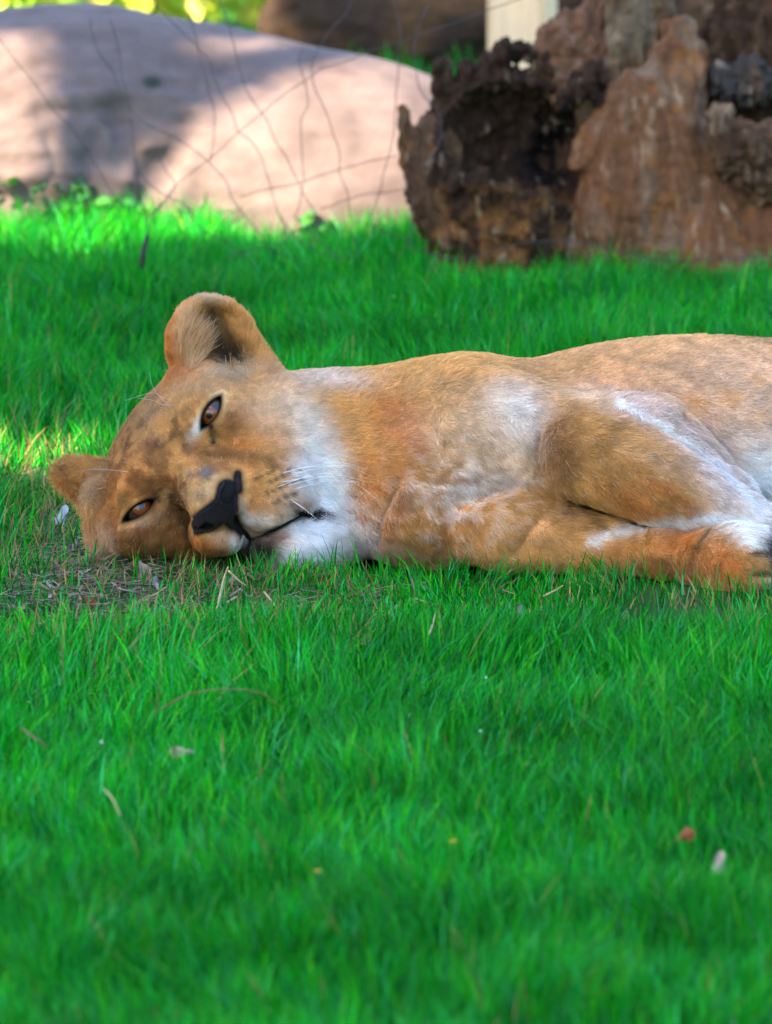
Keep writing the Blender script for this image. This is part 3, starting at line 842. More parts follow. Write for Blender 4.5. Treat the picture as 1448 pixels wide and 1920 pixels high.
# (x, y, rx, ry, angle, colour, strength)
SPOTS = [
    (300, 880, 220, 220, 0, srgb(176, 116, 54), 0.95),
    (290, 820, 70, 50, -35, C_GREY, 0.55), (258, 800, 20, 62, 38, C_DARK, 0.5), (225, 850, 16, 50, 20, C_BROWN, 0.6), (300, 765, 30, 40, 60, C_GREY, 0.7), (285, 850, 34, 20, -30, C_BROWN, 0.35), (240, 905, 20, 12, 0, C_WARM, 0.6), (310, 880, 26, 16, 20, C_BROWN, 0.45),
    (262, 870, 40, 30, 0, C_WARM, 0.25), (330, 800, 40, 26, 0, C_TAN, 0.5), (345, 850, 50, 26, -35, C_TAN, 0.4),
    (350, 745, 45, 18, -10, C_TAN, 0.7), (400, 728, 60, 14, -5, C_PALE, 0.5),
    (500, 760, 70, 55, 20, C_PALE, 0.75), (470, 730, 40, 26, 0, C_TAN, 0.6), (450, 795, 36, 30, 0, C_WARM, 0.35), (440, 820, 40, 14, 0, C_TAN, 0.4),
    (560, 790, 40, 60, -30, C_PINK, 0.8), (590, 830, 30, 70, -25, C_WHITE, 0.6),
    (370, 808, 9, 24, 20, C_WHITE, 0.85), (356, 818, 10, 8, 0, C_BROWN, 0.6),
    (395, 925, 48, 42, -40, srgb(186, 158, 122), 0.8), (394, 888, 14, 9, 0, C_BLUE, 0.8), (358, 892, 5, 5, 0, C_BLUE, 0.7), (420, 856, 50, 15, 8, C_BROWN, 0.75),
    (470, 862, 60, 11, 14, C_BROWN, 0.8), (516, 876, 26, 9, 35, C_DARK, 0.7), (440, 880, 30, 12, 0, C_WARM, 0.5), (450, 830, 30, 20, 0, C_WARM, 0.5), (430, 812, 12, 26, 0, C_BROWN, 0.5),
    (334, 930, 15, 50, -12, C_BROWN, 0.85), (250, 900, 34, 14, -10, C_WARM, 0.5), (305, 912, 34, 20, 0, C_BROWN, 0.85), (318, 926, 22, 10, 0, C_DARK, 0.7),
    (285, 1005, 55, 38, 0, C_BROWN, 0.85), (275, 975, 40, 9, -32, C_PALE, 0.5), (222, 960, 12, 50, 8, C_TAN, 0.6), (370, 1020, 40, 22, 0, C_WARM, 0.8), (352, 995, 14, 40, 0, C_BROWN, 0.8), (395, 1040, 40, 14, 0, C_BROWN, 0.6),
    (500, 920, 52, 46, -15, C_TAN, 0.9), (470, 930, 26, 26, 0, C_WARM, 0.25), (480, 975, 34, 13, 0, C_WHITE, 0.6), (460, 960, 10, 22, -20, C_WHITE, 0.55),
    (420, 1005, 28, 14, 25, C_PALE, 0.7), (452, 1012, 12, 14, 40, C_WHITE, 0.8),
    (616, 910, 38, 88, -12, srgb(238, 228, 218), 1.0), (570, 880, 28, 44, -10, C_WHITE, 0.9), (600, 990, 70, 60, 0, C_WHITE, 1.0), (550, 1020, 64, 36, -15, C_WHITE, 1.0), (640, 1030, 70, 30, 0, C_WHITE, 0.8),
    (515, 1010, 18, 12, -30, C_WARM, 0.6), (488, 1022, 28, 24, -30, C_DARK, 1.0), (668, 1000, 40, 50, 0, srgb(226, 206, 196), 0.8),
    (577, 963, 28, 13, 12, C_BLACK, 1.3), (565, 945, 16, 12, 0, C_BROWN, 0.5),
    (648, 800, 40, 70, -20, C_TAN, 0.6), (615, 712, 70, 22, 5, srgb(222, 206, 196), 0.75),
    (750, 800, 40, 62, -25, C_WARM, 0.75), (775, 830, 22, 18, 0, C_WARM, 0.7), (720, 770, 30, 26, 0, C_WARM, 0.4), (715, 880, 40, 24, 15, C_WARM, 0.45), (682, 905, 34, 6, 22, C_WARM, 0.75), (684, 936, 32, 6, 26, C_WARM, 0.75), (676, 964, 26, 6, 26, C_WARM, 0.6),
    (742, 960, 18, 60, 25, C_WARM, 0.6), (830, 990, 60, 40, -10, C_WARM, 0.4), (760, 1020, 60, 30, 0, C_BROWN, 0.5),
    (850, 730, 120, 26, 4, C_GREY, 0.35), (958, 788, 62, 58, 25, C_WHITE, 1.0), (915, 865, 60, 30, -20, C_PALE, 0.7), (1200, 895, 175, 66, 27, srgb(186, 134, 74), 0.85), (890, 820, 110, 60, 10, C_PALE, 0.8), (860, 915, 90, 26, -8, srgb(216, 196, 184), 0.6), (925, 905, 60, 22, -6, srgb(220, 204, 196), 0.6),
    (1130, 700, 120, 40, 12, C_TAN, 0.5), (1010, 700, 70, 20, 20, C_BROWN, 0.3), (1250, 710, 220, 80, 8, srgb(214, 170, 128), 0.8), (1410, 760, 150, 110, 0, srgb(222, 188, 160), 0.85),
    (1290, 765, 26, 22, 0, C_TAN, 0.7), (1362, 745, 20, 16, 0, C_TAN, 0.6), (1412, 790, 22, 20, 0, C_TAN, 0.6), (1420, 715, 16, 12, 0, C_TAN, 0.5),
    (1450, 900, 100, 80, 20, C_WHITE, 0.95), (1460, 980, 110, 60, 0, C_WHITE, 0.9),
    (1190, 768, 90, 26, 20, srgb(220, 196, 184), 0.95), (1285, 828, 84, 32, 44, srgb(220, 196, 184), 0.95), (1340, 900, 54, 34, 50, srgb(226, 208, 200), 0.95), (1100, 745, 60, 14, 8, C_PINK, 0.7),
    (1045, 850, 34, 66, 12, C_BROWN, 0.8), (1120, 820, 70, 26, 15, C_TAN, 0.4), (1140, 805, 20, 14, 0, C_BROWN, 0.5), (1120, 832, 18, 14, 0, C_BROWN, 0.5),
    (1180, 945, 70, 20, 30, C_WARM, 0.7), (1230, 920, 50, 12, 26, C_WARM, 0.6), (1290, 955, 60, 10, 26, C_BROWN, 0.45), (1240, 875, 80, 14, 24, C_PALE, 0.4),
    (1060, 965, 60, 26, 20, C_BROWN, 0.55), (1090, 990, 40, 12, 20, C_TAN, 0.5),
    (1010, 1020, 140, 40, 10, C_TAN, 0.5), (1180, 1050, 80, 30, 8, C_WARM, 0.45), (1262, 1015, 30, 24, 0, C_WARM, 0.7), (1245, 1062, 40, 18, 0, C_BROWN, 0.5), (1345, 1055, 46, 34, 30, C_WARM, 0.85), (1300, 1060, 16, 40, 20, C_BROWN, 0.5), (1375, 1035, 30, 30, 0, C_TAN, 0.5),  # the upright brown spot behind the paw is painted shadow
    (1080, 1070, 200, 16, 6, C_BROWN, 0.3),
    (1432, 1028, 16, 30, -25, srgb(60, 64, 76), 1.0), (1398, 1092, 18, 14, 0, C_DARK, 0.6), (1430, 1085, 22, 16, 0, C_WHITE, 0.7),
    (1430, 626, 70, 12, 3, C_BROWN, 0.8),
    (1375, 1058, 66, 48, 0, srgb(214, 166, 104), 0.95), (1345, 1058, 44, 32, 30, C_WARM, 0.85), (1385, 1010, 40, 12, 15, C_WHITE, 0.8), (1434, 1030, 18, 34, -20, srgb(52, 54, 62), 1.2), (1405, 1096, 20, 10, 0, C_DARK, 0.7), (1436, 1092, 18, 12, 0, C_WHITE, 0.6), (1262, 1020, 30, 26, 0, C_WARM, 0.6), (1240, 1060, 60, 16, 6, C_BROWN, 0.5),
    # upper ear
    (392, 636, 86, 90, 0, C_TAN, 0.75), (345, 640, 30, 70, 0, C_PALE, 0.5), (312, 660, 12, 70, 4, C_WARM, 0.85), (340, 692, 26, 22, 0, C_WARM, 0.6), (407, 632, 24, 64, -20, C_DARK, 0.9), (425, 672, 34, 26, 20, C_DARK, 0.9), (440, 600, 26, 34, 0, C_TAN, 0.5), (398, 556, 50, 12, 5, C_PALE, 0.8), (420, 700, 80, 12, -6, C_PALE, 0.6), (330, 712, 30, 12, 0, C_WARM, 0.6),
    # lower ear
    (150, 930, 60, 80, 0, C_TAN, 0.7), (118, 882, 22, 12, 10, C_DARK, 0.7), (150, 915, 20, 16, 0, C_WARM, 0.5), (170, 925, 14, 40, 30, C_PALE, 0.7), (215, 960, 10, 60, 0, C_WARM, 0.6), (196, 1010, 20, 30, 0, C_PALE, 0.7),
]
# (x0, y0, x1, y1, width, colour, strength)
LINES = [
    (1150, 758, 1230, 800, 9, C_WHITE, 0.85), (1230, 800, 1330, 870, 9, C_WHITE, 0.9), (1330, 870, 1410, 960, 10, C_WHITE, 0.9),
    (1100, 1012, 1190, 985, 11, C_WHITE, 0.8), (1190, 985, 1320, 968, 13, C_WHITE, 0.95), (1320, 970, 1405, 992, 13, C_WHITE, 0.95),
    (1322, 985, 1292, 1030, 5, C_DARK, 0.6), (1292, 1030, 1280, 1080, 8, C_BROWN, 0.6),  # wrist crease darkened with painted shade
    (396, 800, 399, 832, 6, C_BLACK, 1.0), (300, 938, 330, 934, 5, C_DARK, 0.9), (342, 940, 350, 1000, 9, C_DARK, 0.5), (234, 985, 240, 1030, 6, C_BROWN, 0.6),
    (471, 1010, 463, 1050, 7, C_BLACK, 0.95), (1388, 1034, 1446, 1032, 6, C_DARK, 0.8), (1392, 1074, 1446, 1074, 6, C_DARK, 0.8), (1120, 990, 1050, 930, 8, C_BROWN, 0.6),  # the dark toe-gap lines paint the shade of their grooves
]
WHISKER_SPOTS = [(505 + 11 * i, 905 - 6 * i) for i in range(5)] + [(500 + 11 * i, 925 - 6 * i) for i in range(6)] + [(510 + 11 * i, 940 - 6 * i) for i in range(4)] + [(480 + 10 * i, 900 - 5 * i) for i in range(4)] + [(545, 925), (540, 940), (552, 950)]

def coat(P, fine=True):
    x, y, d = P[:, 0], P[:, 1], P[:, 2]
    wx = x + 9 * fbm(P, 40, 3, 3) + 4 * noise(P, 9, 5)
    wy = y + 9 * fbm(P, 40, 3, 4) + 4 * noise(P, 9, 6)
    c = np.tile(C_TAN, (len(P), 1))
    fine_n = fbm(P, 11, 2, 31)
    def mixin(w, col):
        nonlocal c
        c = c + w[:, None] * (col - c)
    for (cx, cy, rx, ry, an, col, st) in SPOTS:
        ca, sa = math.cos(R(an)), math.sin(R(an))
        m = (np.abs(x - cx) < 2.4 * max(rx, ry) + 20) & (np.abs(y - cy) < 2.4 * max(rx, ry) + 20) & (d > -330)
        if not m.any(): continue
        u = ((wx[m] - cx) * ca + (wy[m] - cy) * sa) / rx
        v = (-(wx[m] - cx) * sa + (wy[m] - cy) * ca) / ry
        r2 = u * u + v * v
        w = st * np.exp(-0.7 * r2 ** 1.3)
        c[m] += w[:, None] * (col - c[m])
    for (x0, y0, x1, y1, wd, col, st) in LINES:
        a = np.array([x0, y0], float); bvec = np.array([x1 - x0, y1 - y0], float)
        q = np.stack([x + 0.3 * (wx - x), y + 0.3 * (wy - y)], -1) - a
        t = np.clip((q @ bvec) / (bvec @ bvec), 0, 1)
        e = q - t[:, None] * bvec
        mixin(st * np.exp(-((e * e).sum(1) / wd ** 2)), col)
    for (sx, sy) in WHISKER_SPOTS:
        mixin(0.7 * np.exp(-(((x - sx) / 5.0) ** 2 + ((y - sy) / 4.0) ** 2)) * (d > 40), C_DARK)
    ch = np.exp(-(((x - 850) / 130) ** 2 + ((y - 930) / 95) ** 2)) * np.clip((x - 690) / 30, 0, 1)
    q1 = fbm(P * np.array([0.7, 1.0, 1.0]), 13, 2, 33)
    mixin(ch * np.clip(q1 * 1.8, 0, 0.45), C_WHITE)
    mixin(ch * np.clip(-q1 * 1.8, 0, 0.45), C_BROWN)
    hd = np.exp(-(((x - 300) / 130) ** 2 + ((y - 880) / 130) ** 2))
    q2 = fbm(P, 24, 3, 35)
    mixin(hd * np.clip(q2 * 2.4, 0, 0.7), srgb(112, 72, 38))
    mixin(hd * np.clip(-q2 * 2.0, 0, 0.5), C_TAN)
    # lids and lips
    for o in OPEN:
        ves = vesica(x, y, o)
        mixin(np.clip(1.2 - np.maximum(ves, 0) / 7.0, 0, 1) * (d > 20), C_BLACK)
    dm = mouth_dist(P)
    mixin(np.clip(1.4 - dm / (3.6 + 2.2 * noise(P, 18, 77)), 0, 1) * (d > 60), C_BLACK)
    pdist = pad_dist(P)
    mixin(np.clip(1.0 - pdist / 16.0, 0, 0.6), C_BROWN)
    mixin(np.clip(1.15 - pdist / 6.0, 0, 1), C_BLACK)
    # mottling
    mo = fbm(P * np.array([0.6, 1, 1]), 26, 3, 11)
    st = fbm(np.stack([(x * .87 + y * .5) / 5.5, (-x * .5 + y * .87), d / 2], -1), 12, 3, 21) * np.clip((x - 1000) / 80, 0, 1)
    c = c * (1 + 0.24 * fine_n[:, None]) * (1 + 0.26 * st[:, None] * np.array([0.9, 1.0, 1.1])) * (1 + 0.16 * mo[:, None]) * (1 - 0.05 * np.maximum(0, mo)[:, None] * np.array([0, 0.6, 1.6]))
    return np.clip(c, 0.005, 0.9)

PAD = [((431, 919), 17, (427, 950), 20), ((426, 952), 22, (390, 976), 19), ((390, 976), 19, (374, 985), 15), ((430, 962), 15, (441, 984), 8), ((441, 982), 6, (471, 1012), 4.0), ((449, 890), 4.5, (449, 918), 7)]
def pad_dist(P):
    out = np.full(len(P), 1e9)
    for a, ra, b_, rb in PAD:
        a2 = np.array(a, float); bb = np.array(b_, float) - a2
        q = P[:, :2] - a2
        t = np.clip((q @ bb) / (bb @ bb), 0, 1)
        e = q - t[:, None] * bb
        out = np.minimum(out, np.sqrt((e * e).sum(1)) - (ra + (rb - ra) * t))
    return np.where(P[:, 2] > 120, out, 1e9)


def mouth_dist(P):
    mm = np.array(MOUTH, float)
    dm = np.full(len(P), 1e9)
    for i in range(len(mm) - 1):
        a = mm[i]; bb = mm[i + 1] - a
        tt = np.clip(((P[:, :2] - a) @ bb) / (bb @ bb), 0, 1)
        ee = P[:, :2] - a - tt[:, None] * bb
        dm = np.minimum(dm, np.sqrt((ee * ee).sum(1)))
    return dm


root = empty('lioness', L.w((900, 1060, 0)), 'tan lioness lying on her side in the grass with one ear up', 'lioness')
m_skin = mat_attr('coat_skin', 0.8, 0.1)
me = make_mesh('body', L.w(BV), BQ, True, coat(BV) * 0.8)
body = add('body', me, m_skin, root)

# ---- nose
def pad2d(P):
    out = None
    for a, ra, b_, rb in PAD:
        a2 = np.array(a, np.float32); bb = np.array(b_, np.float32) - a2
        q = P[:, :2] - a2
        t = np.clip((q @ bb) / (bb @ bb), 0, 1)
        e = q - t[:, None] * bb
        d = np.sqrt((e * e).sum(1)) - (ra + (rb - ra) * t)
        out = d if out is None else smin(out, d, 9)
    return out
NOST = [((437, 908), (431, 931), 9, 13), ((375, 985), (396, 983), 5, 9)]
NOST = [((*a, surf_d(*a)), (*b, surf_d(*b)), r0, r1) for a, b, r0, r1 in NOST]
def nose_sdf(p):
    rim = np.zeros(len(p), np.float32)
    for a, b, r0, r1 in NOST:
        rim = np.maximum(rim, np.exp(-((cap(p, a, b, r0, r1) - 4) / 5.0) ** 2))
    out = smax(pad2d(p), body_sdf(p) - 3.5 - 2.5 * rim, 9)
    for a, b, r0, r1 in NOST:
        out = smax(out, -cap(p, (a[0], a[1], a[2] + 2), (b[0], b[1], b[2] + 2), r0, r1), 4)
    return np.maximum(out, (min(dpad) - 20) - p[:, 2])
dpad = [surf_d(*q) for a, ra, b_, rb in PAD for q in (a, b_)]
NV, NQ = mesh_sdf(nose_sdf, (np.arange(335, 490, 2.0), np.arange(870, 1030, 2.0), np.arange(min(dpad) - 30, max(dpad) + 40, 2.0)), 8, 2.2)
NV = smooth_verts(NV, NQ, 2, 0.4)
NQ = NQ[:, ::-1] if np.mean(nose_sdf(NV[::9] + vert_normals(NV, NQ)[::9] * 2) > 0) < 0.5 else NQ
m_nose = mat_plain('nose_leather', (0.009, 0.008, 0.009), 0.32, 0.25, 900, 0.5, 0.9)
add('nose', make_mesh('nose', L.w(NV), NQ), m_nose, root)
# ---- eyes
m_eye, t_, b_ = mat_new('eye_wet')
at = t_.nodes.new('ShaderNodeAttribute'); at.attribute_name = 'tint'
t_.links.new(at.outputs['Color'], b_.inputs['Base Color'])
b_.inputs['Roughness'].default_value = 0.25
b_.inputs['Coat Weight'].default_value = 0.45
b_.inputs['Specular IOR Level'].default_value = 0.3; b_.inputs['Coat Roughness'].default_value = 0.03
def eye(c, look, opening):
    n, k = 40, 56
    th = np.linspace(0, math.pi, n)[:, None]; ph = np.linspace(0, 2 * math.pi, k, endpoint=False)[None, :]
    lk = np.array(look, float); lk /= np.linalg.norm(lk)
    a = np.cross(lk, (0, 1, 0)); a /= np.linalg.norm(a); b = np.cross(lk, a)
    D = np.cos(th)[..., None] * lk + np.sin(th)[..., None] * (np.cos(ph)[..., None] * a + np.sin(ph)[..., None] * b)
    D = D.reshape(-1, 3)
    Vv = c + D * EYE_R
    ang = np.arccos(np.clip(D @ lk, -1, 1))
    col = np.tile(np.array([0.035, 0.02, 0.012]), (len(D), 1))
    iris = ang < 0.72
    rad = noise(D * 60, 6, 2)
    ic = srgb(108, 54, 20) * (1 + 0.35 * rad[:, None]) * (0.75 + 0.5 * np.clip((0.5 - ang) / 0.3, 0, 1))[:, None]
    col[iris] = ic[iris]
    col[(ang > 0.63) & iris] *= 0.25
    col[ang < 0.2] = 0.004
    F = []
    for i in range(n - 1):
        for j in range(k):
            F.append((i * k + j, i * k + (j + 1) % k, (i + 1) * k + (j + 1) % k, (i + 1) * k + j))
    return make_mesh('eye', L.w(Vv), np.array(F), True, np.clip(col, 0.003, 1))
add('eye', eye(EYE_UP, (-0.16, 0.20, 1), OPEN[0]), m_eye, root)
add('eye', eye(EYE_LO, (0.12, -0.12, 1), OPEN[1]), m_eye, root)

# ---- fur
# (x, y, radius, dx, dy, dd)
FLOW = [
    (390, 910, 50, -.7, -.6, -.5), (330, 860, 50, -.8, -.6, -.4), (280, 820, 60, -.7, -.7, -.4), (235, 850, 40, -.8, -.4, -.6), (300, 740, 40, -.4, -.9, -.4),
    (390, 725, 40, .1, -1, -.4), (470, 730, 40, .6, -.6, -.5), (450, 800, 50, .8, -.3, -.3), (520, 790, 50, .85, -.25, -.4), (580, 800, 50, .8, .1, -.5), (600, 880, 50, .9, .15, -.4),
    (490, 900, 40, .9, .05, -.2), (500, 960, 40, .75, .6, -.1), (540, 930, 30, .9, .3, -.3), (430, 1010, 30, -.1, .9, -.1), (380, 1010, 30, -.4, .9, -.2), (540, 1020, 40, .85, .5, -.1), (620, 980, 50, .9, .3, -.3),
    (290, 1000, 50, -.4, .85, -.3), (235, 980, 40, -.8, .4, -.3), (250, 920, 30, -.9, .1, -.3), (300, 930, 30, -.7, .5, -.2),
    (680, 780, 90, .95, .15, -.1), (640, 720, 60, .95, -.15, -.2), (700, 930, 70, .85, .4, .1), (760, 1000, 70, .4, .9, .1), (850, 900, 100, .75, .55, .1), (860, 720, 90, .97, .05, -.2),
    (960, 790, 70, .8, .5, .1), (900, 1000, 90, .7, .6, .1), (1000, 1020, 80, .9, .3, .1), (1120, 1030, 70, .97, .15, .1), (1280, 1030, 60, .95, .2, .1), (1390, 1045, 50, .95, .15, .2),
    (1060, 850, 50, .8, .45, .2), (1180, 870, 60, .87, .45, 0), (1280, 920, 60, .85, .5, 0), (1370, 970, 50, .85, .5, 0), (1200, 780, 50, .9, .4, -.1), (1310, 840, 60, .7, .7, 0),
    (1150, 680, 120, .97, .12, -.2), (1400, 720, 140, .97, .2, -.1), (1460, 920, 90, .8, .5, .3), (1800, 830, 300, .97, .2, 0), (2200, 830, 300, .9, .4, 0), (1900, 950, 120, .4, .8, .2),
    (350, 630, 36, .12, -.98, .2), (330, 690, 30, .3, -.9, .3), (440, 610, 40, -.15, -.98, .1), (470, 660, 30, .1, -.9, .1), (420, 700, 40, .3, -.85, .4), (400, 560, 30, 0, -1, -.1),
    (150, 890, 40, -.9, -.1, .1), (190, 870, 30, -.7, -.6, 0), (160, 950, 40, -.75, .5, .2), (195, 1010, 30, -.4, .9, .2),
]
# (x, y, rx, ry, length)
LENGTHS = [
    (390, 920, 60, 50, 5), (300, 840, 90, 80, 9), (280, 990, 80, 60, 10), (380, 1015, 60, 30, 9), (500, 930, 60, 60, 9), (500, 985, 50, 20, 12), (400, 790, 60, 50, 8), (480, 760, 70, 60, 9),
    (575, 963, 22, 12, 4), (575, 963, 22, 12, 4), (600, 880, 40, 110, 30), (570, 1005, 70, 50, 30), (640, 1010, 60, 40, 30), (680, 940, 60, 70, 20), (760, 960, 120, 100, 20), (900, 900, 140, 90, 17), (960, 790, 60, 50, 22),
    (1180, 880, 160, 90, 19), (1150, 1030, 200, 40, 15), (1350, 980, 90, 20, 16), (1380, 1050, 60, 50, 13), (1260, 700, 260, 90, 11), (750, 740, 140, 60, 13), (1460, 900, 100, 120, 22),
    (395, 635, 90, 80, 15), (470, 620, 26, 50, 20), (495, 690, 20, 20, 22), (355, 650, 26, 60, 30), (420, 695, 80, 16, 22), (312, 650, 12, 70, 9), (150, 930, 70, 100, 18), (130, 930, 34, 40, 34), (190, 1010, 26, 30, 24), (1060, 950, 60, 40, 18),
]

def fur_fields(P):
    n = len(P)
    acc = np.zeros((n, 3)); w = np.full(n, 1e-9)
    for (x, y, r_, a, b, c) in FLOW:
        g = np.exp(-((P[:, 0] - x) ** 2 + (P[:, 1] - y) ** 2) / (r_ * r_)) + 1e-7
        acc += g[:, None] * np.array([a, b, c]); w += g
    T = acc / w[:, None]
    ln = np.full(n, 1e-6 * 15); lw = np.full(n, 1e-6)
    for (x, y, rx, ry, l) in LENGTHS:
        g = np.exp(-(((P[:, 0] - x) / rx) ** 2 + ((P[:, 1] - y) / ry) ** 2))
        ln += g * l; lw += g
    return T, ln / lw

def make_fur(n_hair):
    tri = np.concatenate([BQ[:, [0, 1, 2]], BQ[:, [0, 2, 3]]])
    a, b, c = BV[tri[:, 0]], BV[tri[:, 1]], BV[tri[:, 2]]
    area = 0.5 * np.linalg.norm(np.cross(b - a, c - a), axis=1)
    ctr = (a + b + c) / 3
    fn = BN[tri].mean(1)
    facing = fn[:, 2]
    wt = np.where(facing > -0.55, 1.0, 0.12) * np.where(ctr[:, 0] < 640, 2.6, 1.0) * np.where(ctr[:, 0] > 1520, 0.22, 1.0)
    wt *= np.where(ctr[:, 1] > 1035 + 0.176 * ctr[:, 2] + 10, 0.2, 1.0)
    cdf = np.cumsum(area * wt); cdf /= cdf[-1]
    k = np.searchsorted(cdf, rng.random(n_hair))
    u, v = rng.random(n_hair), rng.random(n_hair)
    fl = u + v > 1
    u[fl], v[fl] = 1 - u[fl], 1 - v[fl]
    P = a[k] + u[:, None] * (b[k] - a[k]) + v[:, None] * (c[k] - a[k])
    t = tri[k]
    Nr = BN[t[:, 0]] * (1 - u - v)[:, None] + BN[t[:, 1]] * u[:, None] + BN[t[:, 2]] * v[:, None]
    Nr /= np.linalg.norm(Nr, axis=1, keepdims=True)
    # bare skin: eye openings, nose leather, lips, pads
    keep = np.ones(n_hair, bool)
    for o in OPEN:
        keep &= ~((vesica(P[:, 0], P[:, 1], o) < 3.5) & (P[:, 2] > 20))
    keep &= pad_dist(P) > 2.0
    keep &= ~((mouth_dist(P) < 1.2) & (P[:, 2] > 60))
    keep &= ~((((P[:, 0] - 576) / 18) ** 2 + ((P[:, 1] - 963) / 9) ** 2 < 1) & (P[:, 2] > 0))
    P, Nr = P[keep], Nr[keep]
    n = len(P)
    T, ln = fur_fields(P)
    tuft = (np.exp(-(((P[:, 0] - 358) / 26) ** 2 + ((P[:, 1] - 655) / 44) ** 2)) > 0.3 + 0.3 * rng.random(n)) & (rng.random(n) < 0.35) & (Nr[:, 2] > 0)
    T[tuft] = np.array([0.42, -0.85, 0.35]); ln[tuft] = rng.uniform(20, 48, tuft.sum())
    tuft2 = (np.exp(-(((P[:, 0] - 440) / 24) ** 2 + ((P[:, 1] - 690) / 12) ** 2)) > 0.25 + 0.5 * rng.random(n)) & (rng.random(n) < 0.03) & (Nr[:, 2] > 0)
    T[tuft2] = np.array([-0.25, -0.85, 0.4]); ln[tuft2] = rng.uniform(12, 28, tuft2.sum())
    # tufts: neighbouring hairs lean together
    j1 = np.stack([noise(P, 9, 40 + i) for i in range(3)], -1)
    j2 = np.stack([noise(P, 26, 50 + i) for i in range(3)], -1)
    T = T + 0.50 * j1 + 0.28 * j2 + 0.22 * rng.normal(size=(n, 3))
    ear_l = (P[:, 0] < 212) & (P[:, 1] > 840)
    T[ear_l] += 0.5 * rng.normal(size=(ear_l.sum(), 3)); ln[ear_l] *= 1.35
    T -= (T * Nr).sum(1)[:, None] * Nr
    T[tuft] = np.array([0.40, -0.85, 0.30]) + 0.2 * rng.normal(size=(tuft.sum(), 3))
    T[tuft2] = np.array([-0.25, -0.85, 0.35]) + 0.2 * rng.normal(size=(tuft2.sum(), 3))
    T /= np.linalg.norm(T, axis=1, keepdims=True) + 1e-9
    near = np.minimum(vesica(P[:, 0], P[:, 1], OPEN[0]), vesica(P[:, 0], P[:, 1], OPEN[1]))
    near = np.where(P[:, 2] > 10, near, 999)
    near = np.minimum(near, np.where(P[:, 2] > 60, mouth_dist(P), 999))
    near = np.minimum(near, pad_dist(P))
    ln = ln * np.clip(near / 22.0, 0.30, 1) * rng.uniform(0.6, 1.25, n) * (1 + 0.25 * noise(P, 14, 60))
    lift = np.clip(0.56 + 0.18 * noise(P, 18, 61) + 0.1 * rng.normal(size=n), 0.12, 0.8)
    s = np.array([0, 0.33, 0.68, 1.0])
    pts = P[:, None, :] - Nr[:, None, :] * 1.0 + ln[:, None, None] * (T[:, None, :] * s[None, :, None] * 0.92 + Nr[:, None, :] * (lift[:, None] * (s - 0.45 * s * s)[None, :])[..., None])
    pts[:, :, 1] += (ln[:, None] * 0.05 * s[None, :] ** 2)
    W3 = L.w(pts.reshape(-1, 3)).astype(np.float32)
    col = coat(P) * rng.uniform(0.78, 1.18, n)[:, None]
    col[tuft] = (0.5 * C_PALE + 0.5 * C_TAN) * rng.uniform(0.55, 1.1, (tuft.sum(), 1)); col[tuft2] = C_TAN * rng.uniform(0.7, 1.1, (tuft2.sum(), 1))
    wht = rng.random(n) < 0.02
    col[wht] = col[wht] * 0.65 + 0.35 * C_WHITE * 0.9
    col = np.clip(col, 0.004, 0.92)
    hc = bpy.data.hair_curves.new('fur')
    hc.add_curves([4] * n)
    hc.attributes['position'].data.foreach_set('vector', W3.ravel())
    r0 = np.where(P[:, 0] < 640, 0.38, 0.52) / 1500.0 * rng.uniform(0.8, 1.25, n)
    rad = (r0[:, None] * np.array([1.0, 0.95, 0.7, 0.18])).astype(np.float32)
    at = hc.attributes.get('radius') or hc.attributes.new('radius', 'FLOAT', 'POINT')
    at.data.foreach_set('value', rad.ravel())
    ca = hc.attributes.new('tint', 'FLOAT_COLOR', 'CURVE')
    cc = np.ones((n, 4), np.float32); cc[:, :3] = col
    ca.data.foreach_set('color', cc.ravel())
    return hc

def mat_fur():
    m, t, b = mat_new('fur')
    out = t.nodes['Material Output']
    at = t.nodes.new('ShaderNodeAttribute'); at.attribute_name = 'tint'
    b.inputs['Roughness'].default_value = 0.55
    b.inputs['Specular IOR Level'].default_value = 0.22
    t.links.new(at.outputs['Color'], b.inputs['Base Color'])
    tr = t.nodes.new('ShaderNodeBsdfTranslucent')
    t.links.new(at.outputs['Color'], tr.inputs['Color'])
    mx = t.nodes.new('ShaderNodeMixShader'); mx.inputs['Fac'].default_value = 0.35
    t.links.new(b.outputs[0], mx.inputs[1]); t.links.new(tr.outputs[0], mx.inputs[2])
    t.links.new(mx.outputs[0], out.inputs['Surface'])
    return m
FUR_N = 700000
fur = add('fur', make_fur(FUR_N), mat_fur(), root)

# ---- whiskers
m_whisk = mat_plain('whisker', (0.8, 0.78, 0.76), 0.4, 0.4)
def whisker(pts, r=0.55):
    pts = np.array(pts, float)
    c = catmull(pts, 8)
    add('whisker', tube_mesh('whisker', L.w(c), np.linspace(r, 0.12, len(c)) / 1500.0, 4), m_whisk, root)
for (x, y, ex, ey, sag) in ((530, 888, 668, 872, -8), (538, 884, 700, 895, -16), (545, 892, 690, 880, -10), (528, 905, 712, 940, -28), (545, 905, 660, 888, -8), (540, 912, 690, 905, -14), (552, 918, 655, 905, -6), (520, 915, 640, 892, -10), (545, 935, 620, 1000, -6)):
    d0 = surf_d(x, y) - 1
    whisker([(x, y, d0), (x + (ex - x) * .35, y + (ey - y) * .35 + sag * .8, d0 + 24), (x + (ex - x) * .7, y + (ey - y) * .7 + sag, d0 + 26), (ex, ey, d0 + 6)])
